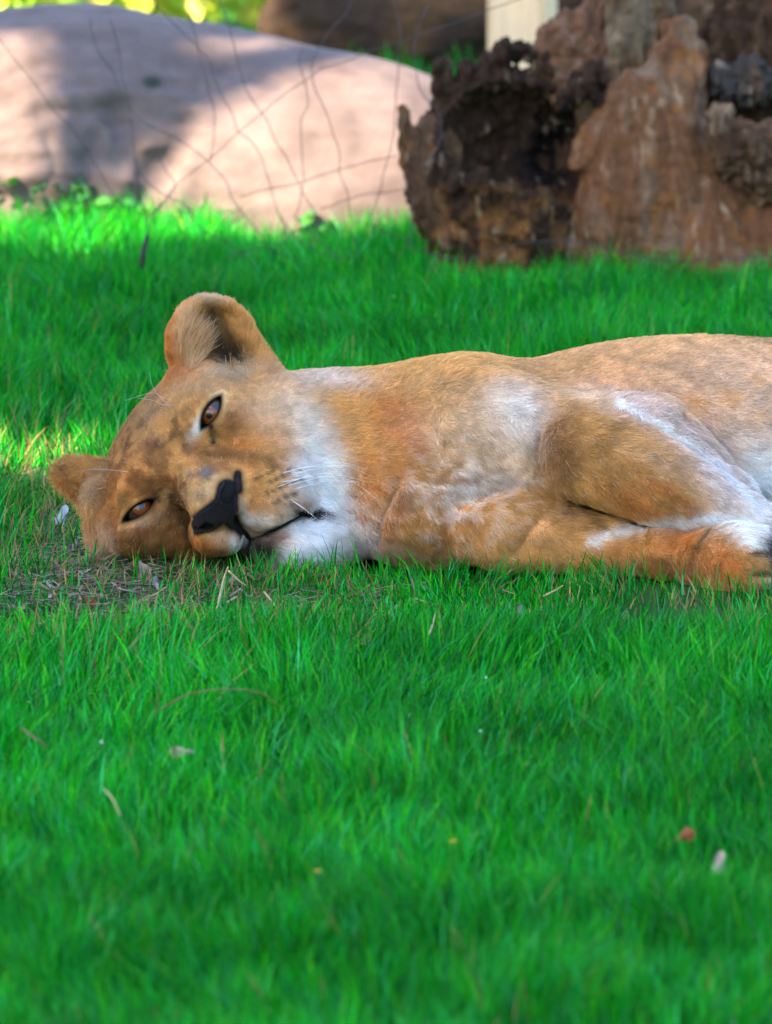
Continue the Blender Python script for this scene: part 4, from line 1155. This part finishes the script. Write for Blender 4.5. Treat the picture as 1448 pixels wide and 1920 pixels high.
for (pts) in ([(322, 752, 0), (305, 745, 22), (285, 738, 34), (238, 752, 40)], [(325, 768, 0), (300, 742, 30), (288, 722, 40), (284, 700, 46)], [(330, 760, 0), (310, 760, 30), (290, 752, 42), (262, 748, 50)],
            [(245, 885, 0), (215, 882, 24), (180, 880, 34), (150, 884, 40)]):
    d0 = surf_d(pts[0][0], pts[0][1]) - 1
    whisker([(a, b, c + d0) for a, b, c in pts], 0.22)
# ------------------------------------------------------------------ grass
def footprint_mask(cell=0.01):
    """cells of the ground that the lioness, boulder, stump or post cover"""
    x0, y0, nx, ny = -3.0, -4.0, 600, 1200
    M = np.zeros((nx, ny), bool)
    def mark(W, zmax):
        W = W[W[:, 2] < zmax]
        i = ((W[:, 0] - x0) / cell).astype(int); j = ((W[:, 1] - y0) / cell).astype(int)
        ok = (i >= 0) & (i < nx) & (j >= 0) & (j < ny)
        M[i[ok], j[ok]] = True
    return M, mark, x0, y0, cell
M_, mark_, fx, fy, fc = footprint_mask()
LW = L.w(BV)
mark_(LW, 0.07)
for o in stump.children:
    co = np.empty(len(o.data.vertices) * 3, np.float32); o.data.vertices.foreach_get('co', co)
    mark_(co.reshape(-1, 3).astype(float), 0.05)
# close the outlines
for ax_ in (0, 1):
    for _ in range(1):
        M_ |= np.roll(M_, 1, ax_) | np.roll(M_, -1, ax_)
f_ = np.maximum.accumulate(M_, 1) & np.maximum.accumulate(M_[:, ::-1], 1)[:, ::-1]
# body only: fill between front and back outline
FOOT = M_.copy()
jl = int((1.0 - fy) / fc)
FOOT[:, :jl] |= (np.maximum.accumulate(M_[:, :jl], 1) & np.maximum.accumulate(M_[:, :jl][:, ::-1], 1)[:, ::-1])

def covered(x, y):
    i = ((x - fx) / fc).astype(int); j = ((y - fy) / fc).astype(int)
    ok = (i >= 0) & (i < FOOT.shape[0]) & (j >= 0) & (j < FOOT.shape[1])
    out = np.zeros(len(x), bool)
    out[ok] = FOOT[i[ok], j[ok]]
    return out

# bare, worn places, and last a sun patch tinted golden with dry blades, from points seen on the ground: (px, py, rx metres, ry metres, strength)
BARE_SUNTINT = [(230, 1100, .20, .50, .92), (120, 1010, .10, .45, .8), (420, 1120, .16, .32, .75), (620, 1125, .13, .26, .5), (80, 1120, .12, .4, .65), (1310, 1190, .10, .25, .4), (1360, 1150, .14, .20, .8), (1130, 1120, .10, .20, .55), (1000, 1095, .14, .18, .45), (600, 1190, .12, .2, .4), (70, 880, .08, .35, .8)]
BARE_SUNTINT_W = [(*ground_at(a, b)[:2], c, d, s_) for a, b, c, d, s_ in BARE_SUNTINT]
def bare_suntint(x, y):
    out = np.zeros(len(x))
    for bx, by, rx, ry, s_ in BARE_SUNTINT_W:
        out = np.maximum(out, s_ * np.exp(-(((x - bx) / rx) ** 2 + ((y - by) / ry) ** 2)))
    return out

def in_view(x, y, z, pad):
    q = np.stack([x, y, z], -1) - P_C
    zz = q @ V_F
    return np.abs(q @ V_R) / zz < (0.0536 + pad / zz)

def blades(n, ymin, ymax, xr, lmul, wmul, seg, flt, seed, palette, dens_noise=True, lie=0.0):
    g = np.random.default_rng(seed)
    # more blades per square metre near the viewer, where each shows larger
    y = ymin + (ymax - ymin) * g.random(n) ** 1.15
    x = g.uniform(-xr, xr, n)
    z = ground_z(x, y)
    keep = flt(x, y, z) & ~covered(x, y)
    P = np.stack([x, y, z], -1)
    br = bare_suntint(x, y)
    if dens_noise:
        keep &= g.random(n) > br
        keep &= g.random(n) < 0.72 + 0.7 * noise(P, 0.11, 301)
    # nothing grows through the boulder
    rk = rock_sdf(RF.inv(P))
    keep &= rk > -6
    x, y, z, P, br = x[keep], y[keep], z[keep], P[keep], br[keep]
    n = len(x)
    clump = 0.7 * noise(P, 0.16, 302) + 0.6 * noise(P, 0.05, 303)
    near = np.exp(-((y + 0.36 + 0.10 * np.clip(x, 0, 1)) / 0.22) ** 2) * (np.abs(x) < 0.9)
    ln = lmul * 0.064 * (1 + 0.38 * clump) * g.uniform(0.55, 1.3, n) * (1 - 0.62 * np.maximum(0.8 * br, 0.95 * near))
    ln *= np.where(y > 0.6, 1.15, 1.0)
    wd = wmul * 0.00092 * g.uniform(0.6, 1.5, n)
    az = g.uniform(0, 2 * math.pi, n)
    wind = np.stack([noise(P, 0.14, 304) + noise(P, 0.04, 306), noise(P, 0.14, 305) + noise(P, 0.04, 307)], -1) * 0.40
    dx = np.cos(az) * 0.45 + wind[:, 0]; dy = np.sin(az) * 0.45 + wind[:, 1]
    bend = g.uniform(0.15, 0.9, n) + lie
    s = np.linspace(0, 1, seg + 1)
    cx = x[:, None] + ln[:, None] * (dx[:, None] * (0.35 * s + bend[:, None] * s ** 2)[:])
    cy = y[:, None] + ln[:, None] * (dy[:, None] * (0.35 * s + bend[:, None] * s ** 2)[:])
    droop = np.hypot(dx, dy) * bend
    cz = z[:, None] - 0.004 + ln[:, None] * (s - 0.33 * droop[:, None] * s ** 2.2)
    fa = az + g.uniform(-1.2, 1.2, n) + math.pi / 2
    wx, wy = np.cos(fa), np.sin(fa)
    wp = np.array([1.0, 0.95, 0.75, 0.5, 0.3])[: seg + 1] if seg <= 4 else np.linspace(1, .3, seg + 1)
    V = np.empty((n, 2 * seg + 1, 3), np.float32)
    for k in range(seg):
        hw = wd * wp[k]
        V[:, 2 * k, 0] = cx[:, k] - wx * hw; V[:, 2 * k, 1] = cy[:, k] - wy * hw; V[:, 2 * k, 2] = cz[:, k]
        V[:, 2 * k + 1, 0] = cx[:, k] + wx * hw; V[:, 2 * k + 1, 1] = cy[:, k] + wy * hw; V[:, 2 * k + 1, 2] = cz[:, k]
    V[:, 2 * seg, 0] = cx[:, seg]; V[:, 2 * seg, 1] = cy[:, seg]; V[:, 2 * seg, 2] = cz[:, seg]
    tri = []
    for k in range(seg - 1):
        a = 2 * k
        tri += [(a, a + 1, a + 3), (a, a + 3, a + 2)]
    tri.append((2 * seg - 2, 2 * seg - 1, 2 * seg))
    F = (np.arange(n)[:, None, None] * (2 * seg + 1) + np.array(tri)[None]).reshape(-1, 3)
    ci = np.clip((g.random(n) ** 1.0 * len(palette)).astype(int), 0, len(palette) - 1)
    col = np.array(palette)[ci] * (1 + 0.30 * noise(P, 0.3, 310)[:, None] + 0.15 * noise(P, 0.09, 311)[:, None]) * (0.5 + 1.3 * g.random((n, 1)) ** 1.4)
    dry = g.random(n) < 0.006 + 0.45 * br ** 1.5
    col[dry] = np.array(srgb(176, 146, 96)) * g.uniform(0.5, 1.1, (dry.sum(), 1))
    return V.reshape(-1, 3), F, np.repeat(np.clip(col, 0.002, 0.8), 2 * seg + 1, 0)

GREEN = [(0.006, 0.255, 0.006), (0.010, 0.295, 0.005), (0.003, 0.200, 0.008), (0.006, 0.305, 0.010), (0.022, 0.315, 0.006), (0.003, 0.140, 0.012), (0.005, 0.22, 0.022), (0.050, 0.315, 0.008), (0.012, 0.28, 0.040), (0.03, 0.29, 0.08)]
m_grass = mat_leafy('grass_blade', trans=0.34, rough=0.40, spec=0.08)
GN = 850000
Vg, Fg, Cg = blades(GN, -3.2, 4.4, 1.15, 1.0, 1.0, 3, lambda x, y, z: in_view(x, y, z, 0.10), 11, GREEN)
print('blades', len(Vg) // 7)
add('grass', make_mesh('grass', Vg, Fg, False, Cg), m_grass, kind='stuff')
Vg, Fg, Cg = blades(150000, -4.6, 7.5, 2.5, 1.15, 2.4, 2, lambda x, y, z: ~in_view(x, y, z, 0.10) | (y > 4.4), 12, GREEN)
add('grass', make_mesh('outer_grass', Vg, Fg, False, Cg), m_grass, kind='stuff')
# ------------------------------------------------------------------ the tree that shades the lawn
sA = np.cross(SUN_DIR, (0, 0, 1)); sA /= np.linalg.norm(sA); sB = np.cross(sA, SUN_DIR)
def sp(W):
    return np.stack([W @ sA, W @ sB], -1)
def lit_poly(px, py):
    """where the photograph shows sun on the boulder"""
    x, y = px, py
    edge = np.interp(x, [245, 300, 350, 420, 520, 640, 700, 760, 830, 900], [420, 310, 250, 195, 152, 114, 106, 106, 114, 132])
    a = (x > 245) & (x < 900) & (y > edge)
    b = (x < 85) & (y > 60 + 0.0 * x)
    c = (x > 365) & (x < 560) & (y > 74) & (y < 74 + 0.10 * (560 - x) + 8)
    return a | b | c
RWs = RF.w(RV)
pix = pixel_of(RWs)
front = (RN[:, 2] > -0.2)
lit_r = lit_poly(pix[:, 0], pix[:, 1]) & front & (RF.v(RN) @ SUN_DIR > 0.02) & (RWs[:, 2] > -0.01)
litW = [RWs[lit_r]]
# grass touched by the sun: below the boulder and beside the far ear
gp = []
for px, py in [(x, y) for x in range(-60, 560, 10) for y in range(484, 504, 5)] + [(x, y) for x in range(20, 105, 6) for y in range(856, 888, 5)]:
    g0 = ground_at(px, py)
    gp += [g0, g0 + np.array([0, 0, 0.04])]
litW.append(np.array(gp))
bk = np.stack([rng.uniform(-1.2, -0.2, 6000), rng.uniform(5.35, 6.5, 6000), rng.uniform(0.0, 0.7, 6000)], -1)
litW.append(bk)
pst = np.stack([np.full(200, pw[0]), np.full(200, pw[1] - 0.06), np.linspace(0.0, 0.9, 200)], -1) + rng.normal(size=(200, 3)) * 0.02
lit2 = sp(np.concatenate(litW))
cell = 0.01
o2 = np.array([-14.0, -14.0]); n2_ = 2800
LM = np.zeros((n2_, n2_), bool)
ij = ((lit2 - o2) / cell).astype(int)
LM[ij[:, 0], ij[:, 1]] = True
def grow(m, k):
    m = m.copy()
    for _ in range(k):
        m |= np.roll(m, 1, 0) | np.roll(m, -1, 0) | np.roll(m, 1, 1) | np.roll(m, -1, 1)
    return m
LM1 = grow(LM, 1); LM2 = grow(LM, 6); LM3 = grow(LM, 14)

# shaded targets
tg = []
n_t = 95000
yy = rng.uniform(-4.6, 4.8, n_t); xx = rng.uniform(-1.5, 1.9, n_t)
tg.append(np.stack([xx, yy, rng.uniform(0, 0.35, n_t)], -1))
sh_r = RWs[~lit_poly(pix[:, 0], pix[:, 1]) & front & (RWs[:, 2] > 0) & (RWs[:, 0] < 0.9) & (RWs[:, 0] > -1.2)]
tg.append(sh_r[rng.integers(0, len(sh_r), 44000)] + rng.normal(size=(44000, 3)) * 0.008)
st_pts = np.concatenate([np.array([v.co for v in o.data.vertices]) for o in stump.children])
tg.append(st_pts[rng.integers(0, len(st_pts), 24000)])
tg.append(np.stack([rng.uniform(-0.15, 2.0, 8000), rng.uniform(4.85, 5.4, 8000), rng.uniform(0.0, 0.7, 8000)], -1))
small = np.concatenate([np.full(len(a), k == 1) for k, a in enumerate(tg)])
tg = np.concatenate(tg)
dist = rng.uniform(6.2, 8.2, len(tg)) + 0.5 * noise(tg, 0.8, 401)
lw = tg + SUN_DIR * dist[:, None]
t2 = sp(lw)
ij = np.clip(((t2 - o2) / cell).astype(int), 0, n2_ - 1)
ok = np.where(small, ~LM1[ij[:, 0], ij[:, 1]], ~LM2[ij[:, 0], ij[:, 1]])
lw = lw[ok]; small = small[ok]
print('shade leaves', len(lw))
ctr = lw.mean(0)
tree = empty('shade_tree', (ctr[0] - 1.2, ctr[1] + 1.0, 0), 'tall broad leafy tree shading the lawn from outside the view', 'tree')
m_bark = mat_plain('bark', (0.11, 0.08, 0.055), 0.9, 0.2, 14, 0.4, 0.6)
tb = np.array(tree.location)
add('trunk', tube_mesh('trunk', catmull([tb + (0, 0, -0.1), tb + (0.1, 0.05, 1.4), tb + (0.3, -0.1, 3.0), ctr + (-0.6, 0.3, 0.0)], 8), np.linspace(0.26, 0.12, 25), 14), m_bark, tree)
for k in range(9):
    e0 = tb + np.array([0.3, -0.1, 2.6 + 0.16 * k])
    for _ in range(60):
        far = lw[rng.integers(0, len(lw))]
        path = catmull([e0, e0 * 0.5 + far * 0.5 + (0, 0, 0.25), far], 8)
        bi = np.clip(((sp(path) - o2) / cell).astype(int), 0, n2_ - 1)
        if not LM3[bi[:, 0], bi[:, 1]].any():
            break
    add('branch', tube_mesh('branch', path, np.linspace(0.08, 0.012, 17), 7), m_bark, tree)
cl = np.array([srgb(70, 110, 40), srgb(56, 92, 34), srgb(88, 128, 50)])[rng.integers(0, 3, len(lw))] * rng.uniform(0.8, 1.15, (len(lw), 1))
# leaves turned towards the light
dd = rng.normal(size=(len(lw), 3)); dd -= (dd @ SUN_DIR)[:, None] * SUN_DIR * 0.8
def shade_crown(sel, l, w):
    a = dd[sel] / np.linalg.norm(dd[sel], axis=1, keepdims=True)
    leaf_cloud('crown', lw[sel] - a * l * 0.5, dd[sel], l, w, cl[sel], tree, True)
shade_crown(~small, 0.08, 0.07)
shade_crown(small, 0.034, 0.034)
# ------------------------------------------------------------------ old wire netting
m_wire = mat_plain('rusty_wire', (0.05, 0.045, 0.05), 0.55, 0.4, 60, 0.35)
m_wire.node_tree.nodes['Principled BSDF'].inputs['Metallic'].default_value = 0.4
WF = Frame(11.15)
net = empty('wire_netting', WF.w((520, 470, 0)), 'old broken wire netting with bent rusty strands standing before the boulder and stump', 'wire fence')
WIRES = [
    [(167, 30), (172, 70), (215, 140), (240, 195), (285, 240), (340, 265), (400, 310), (430, 350), (440, 380), (480, 430), (525, 475)],
    [(275, -10), (310, 30), (385, 105), (405, 150), (440, 225), (448, 245), (480, 280), (505, 335), (520, 400)],
    [(408, -10), (430, 60), (455, 150), (490, 210), (520, 270), (545, 320), (567, 355), (592, 405)],
    [(570, 95), (563, 120), (577, 190), (563, 225), (565, 300), (568, 360), (553, 412)],
    [(660, 0), (625, 50), (590, 110), (590, 150), (610, 200), (635, 270), (640, 320), (655, 365), (662, 430), (674, 490)],
    [(733, -10), (750, 50), (745, 150), (735, 250), (715, 350), (688, 430)],
    [(800, 5), (780, 60), (780, 110), (790, 160), (822, 215), (830, 250), (815, 285), (786, 312)],
    [(-10, 62), (80, 180), (130, 240), (175, 310), (235, 392)],
    [(600, 132), (720, 90), (800, 62), (920, 20), (1010, -14)],
    [(270, 420), (330, 350), (390, 300), (450, 245), (520, 190), (602, 130)],
    [(450, 370), (560, 340), (640, 315), (748, 290)],
    [(600, 388), (680, 365), (768, 350)],
    [(252, 295), (275, 335), (320, 370), (350, 385), (380, 430), (440, 460), (475, 500)],
    [(773, 370), (770, 430), (742, 495)],
    [(880, 492), (960, 462), (1050, 452), (1150, 470), (1230, 485), (1330, 487), (1460, 481)],
    [(205, 40), (220, 100), (235, 170), (250, 260), (262, 340), (276, 445)],
    [(300, 300), (330, 350), (290, 400), (276, 450)],
    [(520, 470), (545, 440), (572, 430), (600, 452), (628, 476), (640, 500)], [(430, 480), (490, 462), (530, 476), (580, 500)], [(690, 420), (740, 440), (800, 470), (880, 492)], [(350, 20), (368, 90), (392, 160), (400, 240), (396, 300)], [(520, 400), (560, 450), (610, 480), (660, 486)],
]
for k, w_ in enumerate(WIRES):
    f = WF
    pts = [f.w((x, y, (14 * math.sin(0.021 * x + k) + 20 * math.sin(0.9 * k)) if k != 14 else 60)) for x, y in w_]
    c = catmull(pts, 4)
    c = c + 0.0042 * np.stack([noise(c, 0.03, 500 + i) for i in range(3)], -1)
    add('wire', tube_mesh('wire', c, 0.0008, 5), m_wire, net)
add('peg', tube_mesh('peg', np.array([WF.w((265, 505, 0)), WF.w((270, 470, 0)), WF.w((277, 440, 0))]), [0.005, 0.0048, 0.004], 6), mat_plain('peg_wood', (0.03, 0.026, 0.03), 0.8), net)

# ------------------------------------------------------------------ leafy weeds by the boulder
wl = [leaf_mesh('weed_leaf', 0.034, 0.026, 0.2, c) for c in ((0.030, 0.150, 0.040), (0.022, 0.110, 0.050), (0.05, 0.19, 0.03))]
m_weed = mat_leafy('weed_leaf', trans=0.3, rough=0.35, spec=0.5)
m_stalk = mat_plain('weed_stalk', (0.04, 0.12, 0.03), 0.7)
for m_ in wl: m_.materials.append(m_weed)
def weed(px, py, h, n, r, label):
    g0 = ground_at(px, py)
    o = empty('weed_plant', g0, label, 'weed', 'leafy weeds at the foot of the boulder')
    for k in range(n):
        a = rng.uniform(0, 6.283); rr = r * math.sqrt(rng.random()); z = h * rng.uniform(0.35, 1.0)
        p = g0 + np.array([math.cos(a) * rr, math.sin(a) * rr * 0.6, z + 0.03])
        if k % 4 == 0:
            add('stalk', tube_mesh('stalk', catmull([g0 + (math.cos(a) * rr * .3, math.sin(a) * rr * .2, -0.005), g0 * .5 + p * .5 + (0, 0, 0.012), p], 3), np.linspace(0.0016, 0.0008, 7), 4), m_stalk, o)
        lf = add('leaf', wl[k % 3], None, o, loc=tuple(p - g0))
        lf.rotation_euler = (rng.uniform(-0.6, 0.5), rng.uniform(-0.5, 0.5), rng.uniform(0, 6.283))
        lf.scale = (rng.uniform(0.45, 0.95),) * 3
for a in ((40, 462, 0.085, 44, 0.085, 'bushy leafy weed at the far left foot of the boulder'), (115, 470, 0.085, 44, 0.075, 'dark bluish leafy weed under the shaded face of the boulder'),
          (172, 474, 0.065, 28, 0.05, 'leafy weed with drooping leaves beside the wooden peg'), (592, 476, 0.035, 12, 0.035, 'small leafy weed in front of the sunlit boulder face'), (232, 470, 0.045, 14, 0.03, 'tiny dark weed at the cleft of the boulder')):
    weed(*a)
g0 = ground_at(655, 462)
tall = empty('tall_sprout', g0, 'single tall green sprout rising before the boulder between wires', 'sprout')
add('stem', tube_mesh('stem', catmull([g0, g0 + (0.003, 0, 0.035), g0 + (-0.002, 0, 0.075)], 4), np.linspace(0.003, 0.002, 9), 5), m_stalk, tall)
for k in range(4):
    lf = add('leaf', wl[k % 3], None, tall, loc=(0, 0, 0.05 + 0.008 * k)); lf.rotation_euler = (0.9, 0, k * 1.8); lf.scale = (0.5, 0.9, 1)

# ------------------------------------------------------------------ fallen leaves, twigs and straws in the grass
def dead_leaf(px, py, size, col, rot, label, lift=0.03, w=0.55):
    g0 = ground_at(px, py + 12, lift)
    n = 9
    V, F = [], []
    ph = rng.uniform(0, 6)
    for i in range(n + 1):
        t = i / n
        hw = size * w * (math.sin(math.pi * (t * 0.93 + 0.05)) ** 0.75) * (1 + 0.22 * math.sin(9 * t + ph) + 0.16 * math.sin(23 * t + 2 * ph))
        for j in (-1, -0.5, 0, 0.5, 1):
            V.append((hw * j, (t - 0.5) * 2 * size, size * (0.7 * j * j * math.sin(2 * ph + 3 * t) + 0.3 * j * math.sin(4 * t + ph) + 0.25 * math.sin(3 * t + ph) + 0.12 * math.sin(7 * t + 3 * j))))
    for i in range(n):
        for j in range(4):
            a = i * 5 + j
            F.append((a, a + 1, a + 6, a + 5))
    V = np.array(V)
    c = np.tile(np.array(col), (len(V), 1)) * (1 + 0.35 * fbm(V, size * 0.6, 3, int(px)))[:, None]
    o = add('fallen_leaf', make_mesh('fallen_leaf', V, np.array(F), True, np.clip(c, 0.01, 0.8)), m_dead, loc=tuple(g0), label=label, cat='leaf', group='dry leaves fallen on the lawn')
    o.rotation_euler = rot
m_dead = mat_leafy('dry_leaf', trans=0.25, rough=0.6, spec=0.3)
PK = srgb(160, 124, 112); BR = srgb(150, 90, 56); GY = srgb(130, 120, 118); TN = srgb(190, 150, 100)
for a in [
    (262, 1062, 0.015, PK, (1.25, 0.2, 0.5), 'pinkish dry leaf standing on edge under the lower eye', 0.02),
    (292, 1078, 0.009, GY, (1.1, 0.4, 0.2), 'small grey dry leaf right of the pinkish leaf below the face', 0.015),
    (343, 1393, 0.012, srgb(170, 140, 124), (0.5, 0.8, 1.3), 'pale tan curled leaf in the grass below the worn patch', 0.05),
    (1283, 1553, 0.011, srgb(150, 84, 52), (1.1, 0.9, -0.9), 'orange curled dry leaf at the right of the front lawn', 0.055),
    (1350, 1606, 0.010, srgb(176, 150, 140), (0.5, 0.2, 0.4), 'small greyish dry leaf below the orange leaf', 0.05),
    (550, 1196, 0.012, srgb(96, 52, 36), (0.4, 0.3, 1.2), 'dark reddish brown leaf flat in the grass below the chin', 0.02),
    (170, 1122, 0.018, BR, (0.3, 0.2, 0.7), 'brown dry leaf lying on the bare soil patch', 0.012),
    (1310, 1222, 0.015, srgb(110, 64, 44), (0.4, -0.3, 0.3), 'brown leaf sunk in the grass below the front paw', 0.02),
    (118, 955, 0.012, srgb(200, 200, 216), (0.9, 0.3, 0.8), 'pale bluish scrap of dry leaf beside the lower ear', 0.02),
    (978, 1133, 0.010, GY, (0.7, 0.2, 0.2), 'grey dry leaf in short grass below the elbow', 0.02),
    (300, 1215, 0.010, srgb(170, 130, 90), (0.5, 0.2, 1.3), 'tan dry leaf at the lower edge of the bare patch', 0.02),
    (690, 1185, 0.010, srgb(150, 110, 100), (0.6, 0.6, 0.3), 'dull pink dry leaf below the chest in the grass', 0.03),
]:
    dead_leaf(*a)

m_twig = mat_plain('twig', (0.16, 0.10, 0.06), 0.85, 0.2, 90, 0.4)
m_straw = mat_plain('straw', (0.42, 0.30, 0.16), 0.7, 0.3, 90, 0.3)
def twig(pts, r, mat, label, name='twig', grp='twigs and straws on the lawn', z=0.05):
    P = [ground_at(x, y, 0) + np.array([0, 0, 0]) for x, y, _ in pts]
    # pixels give the place; the third number is the height over the ground
    W = [ground_at(x, y, h) for x, y, h in pts]
    add(name, tube_mesh(name, catmull(W, 6), np.linspace(r, r * 0.45, (len(W) - 1) * 6 + 1), 5), mat, label=label, cat=name, group=grp)
twig([(40, 1366, .045), (62, 1382, .05), (86, 1398, .045)], 0.0022, m_twig, 'short thick brown twig at the left of the front lawn')
twig([(300, 1330, .05), (360, 1300, .065), (430, 1292, .07), (490, 1300, .068), (530, 1328, .05)], 0.0010, m_twig, 'thin brown twig arching low over the lawn below the bare patch')
twig([(292, 1345, .04), (296, 1315, .06), (297, 1280, .085)], 0.0012, m_twig, 'thin upright dark twig left of the arching twig')
twig([(404, 1160, .01), (412, 1120, .03), (420, 1085, .05), (428, 1062, .065)], 0.0018, m_straw, 'pale upright straw standing below the mouth', 'straw')
twig([(428, 1070, .06), (452, 1092, .045), (462, 1098, .04)], 0.0014, m_straw, 'short pale straw bent to the right beside the upright straw', 'straw')
twig([(495, 1110, .03), (508, 1125, .035), (520, 1140, .03)], 0.0013, m_straw, 'curved straw below the chin', 'straw')
twig([(245, 1140, .015), (290, 1115, .02), (312, 1100, .025)], 0.0016, m_straw, 'slanting straw across the bare soil patch', 'straw')
twig([(280, 1160, .015), (320, 1150, .02), (345, 1162, .015)], 0.0016, m_twig, 'curved brown twig at the lower edge of the bare patch')
twig([(1020, 1118, .03), (1040, 1108, .04), (1056, 1098, .05)], 0.0016, m_straw, 'slanting straw in front of the lower foreleg', 'straw')
twig([(1368, 1215, .04), (1382, 1235, .04), (1398, 1250, .035)], 0.0014, m_straw, 'pale straw in the grass below the paw', 'straw')
twig([(620, 1190, .03), (640, 1180, .035), (668, 1186, .03)], 0.0012, m_twig, 'thin brown twig below the chest')
twig([(195, 1480, .05), (212, 1500, .06), (226, 1530, .05)], 0.0012, m_straw, 'yellowish straw in the lower left of the lawn', 'straw')
twig([(805, 1190, .05), (812, 1170, .055), (816, 1152, .06)], 0.0012, m_straw, 'thin upright straw between chest and front lawn', 'straw')

# loose dry thatch and crumbs on the worn ground
n = 4600
bx = np.concatenate([rng.normal(b[0], b[2] * 0.55, int(n * b[4] / 6)) for b in BARE_SUNTINT_W[:5]]); by = np.concatenate([rng.normal(b[1], b[3] * 0.55, int(n * b[4] / 6)) for b in BARE_SUNTINT_W[:5]])
ok = ~covered(bx, by); bx, by = bx[ok], by[ok]; n = len(bx)
bz = ground_z(bx, by) + rng.uniform(0.001, 0.014, n)
an = rng.uniform(0, 6.283, n); l_ = rng.uniform(0.003, 0.02, n); w_ = rng.uniform(0.0006, 0.0022, n)
dx, dy = np.cos(an), np.sin(an); up = rng.uniform(-0.004, 0.006, n)
Vt = np.stack([np.stack([bx - dx * l_ - dy * w_, by - dy * l_ + dx * w_, bz], -1), np.stack([bx - dx * l_ + dy * w_, by - dy * l_ - dx * w_, bz], -1),
               np.stack([bx + dx * l_ + dy * w_, by + dy * l_ - dx * w_, bz + up], -1), np.stack([bx + dx * l_ - dy * w_, by + dy * l_ + dx * w_, bz + up], -1)], 1).reshape(-1, 3)
ct = np.array([srgb(140, 106, 70), srgb(104, 72, 50), srgb(160, 140, 124), srgb(74, 54, 40), srgb(124, 86, 72)])[rng.integers(0, 5, n)] * rng.uniform(0.6, 1.1, (n, 1))
fx_, fy_ = rng.uniform(-0.8, 0.8, 300), rng.uniform(-2.6, 2.8, 300)
ok = ~covered(fx_, fy_) & ~((fy_ > -0.5) & (fy_ < 0.6)); fx_, fy_ = fx_[ok], fy_[ok]; m = len(fx_)
fz_ = ground_z(fx_, fy_) + rng.uniform(0.02, 0.06, m); sz = rng.uniform(0.001, 0.0022, m); aa = rng.uniform(0, 6.283, m)
ca_, sa_ = np.cos(aa) * sz, np.sin(aa) * sz
Vf = np.stack([np.stack([fx_ - ca_, fy_ - sa_, fz_ - sz * .6], -1), np.stack([fx_ + sa_, fy_ - ca_, fz_ - sz * .2], -1), np.stack([fx_ + ca_, fy_ + sa_, fz_ + sz], -1), np.stack([fx_ - sa_, fy_ + ca_, fz_ + sz * .3], -1)], 1).reshape(-1, 3)
Vt = np.concatenate([Vt, Vf]); n += m
ct = np.concatenate([ct, np.array([srgb(196, 196, 200), srgb(170, 150, 110), srgb(120, 70, 44), srgb(150, 130, 124)])[rng.integers(0, 4, m)]])
add('litter', make_mesh('litter', Vt, np.arange(n * 4).reshape(-1, 4), False, np.repeat(ct, 4, 0)), m_dead, kind='stuff')

# small yellow flowers
m_pet = mat_plain('petal', (0.62, 0.42, 0.02), 0.6, 0.2)
pm = leaf_mesh('petal', 0.0045, 0.0032, 0.3, (0.6, 0.4, 0.02)); pm.materials.append(m_pet)
def flower(px, py, label):
    g0 = ground_at(px, py + 20, 0.0)
    o = empty('yellow_flower', g0, label, 'flower', 'small yellow flowers in the lawn')
    add('stem', tube_mesh('stem', np.array([g0, g0 + (0.001, 0, 0.03), g0 + (0.002, 0, 0.058)]), 0.0008, 5), m_stalk, o)
    for k in range(7):
        lf = add('petal', pm, None, o, loc=(0.002, 0, 0.058)); lf.rotation_euler = (0.35, 0, k * 0.9)
flower(592, 1722, 'small yellow flower low in the grass at the bottom centre left')
flower(845, 1664, 'small yellow flower low in the grass right of centre')
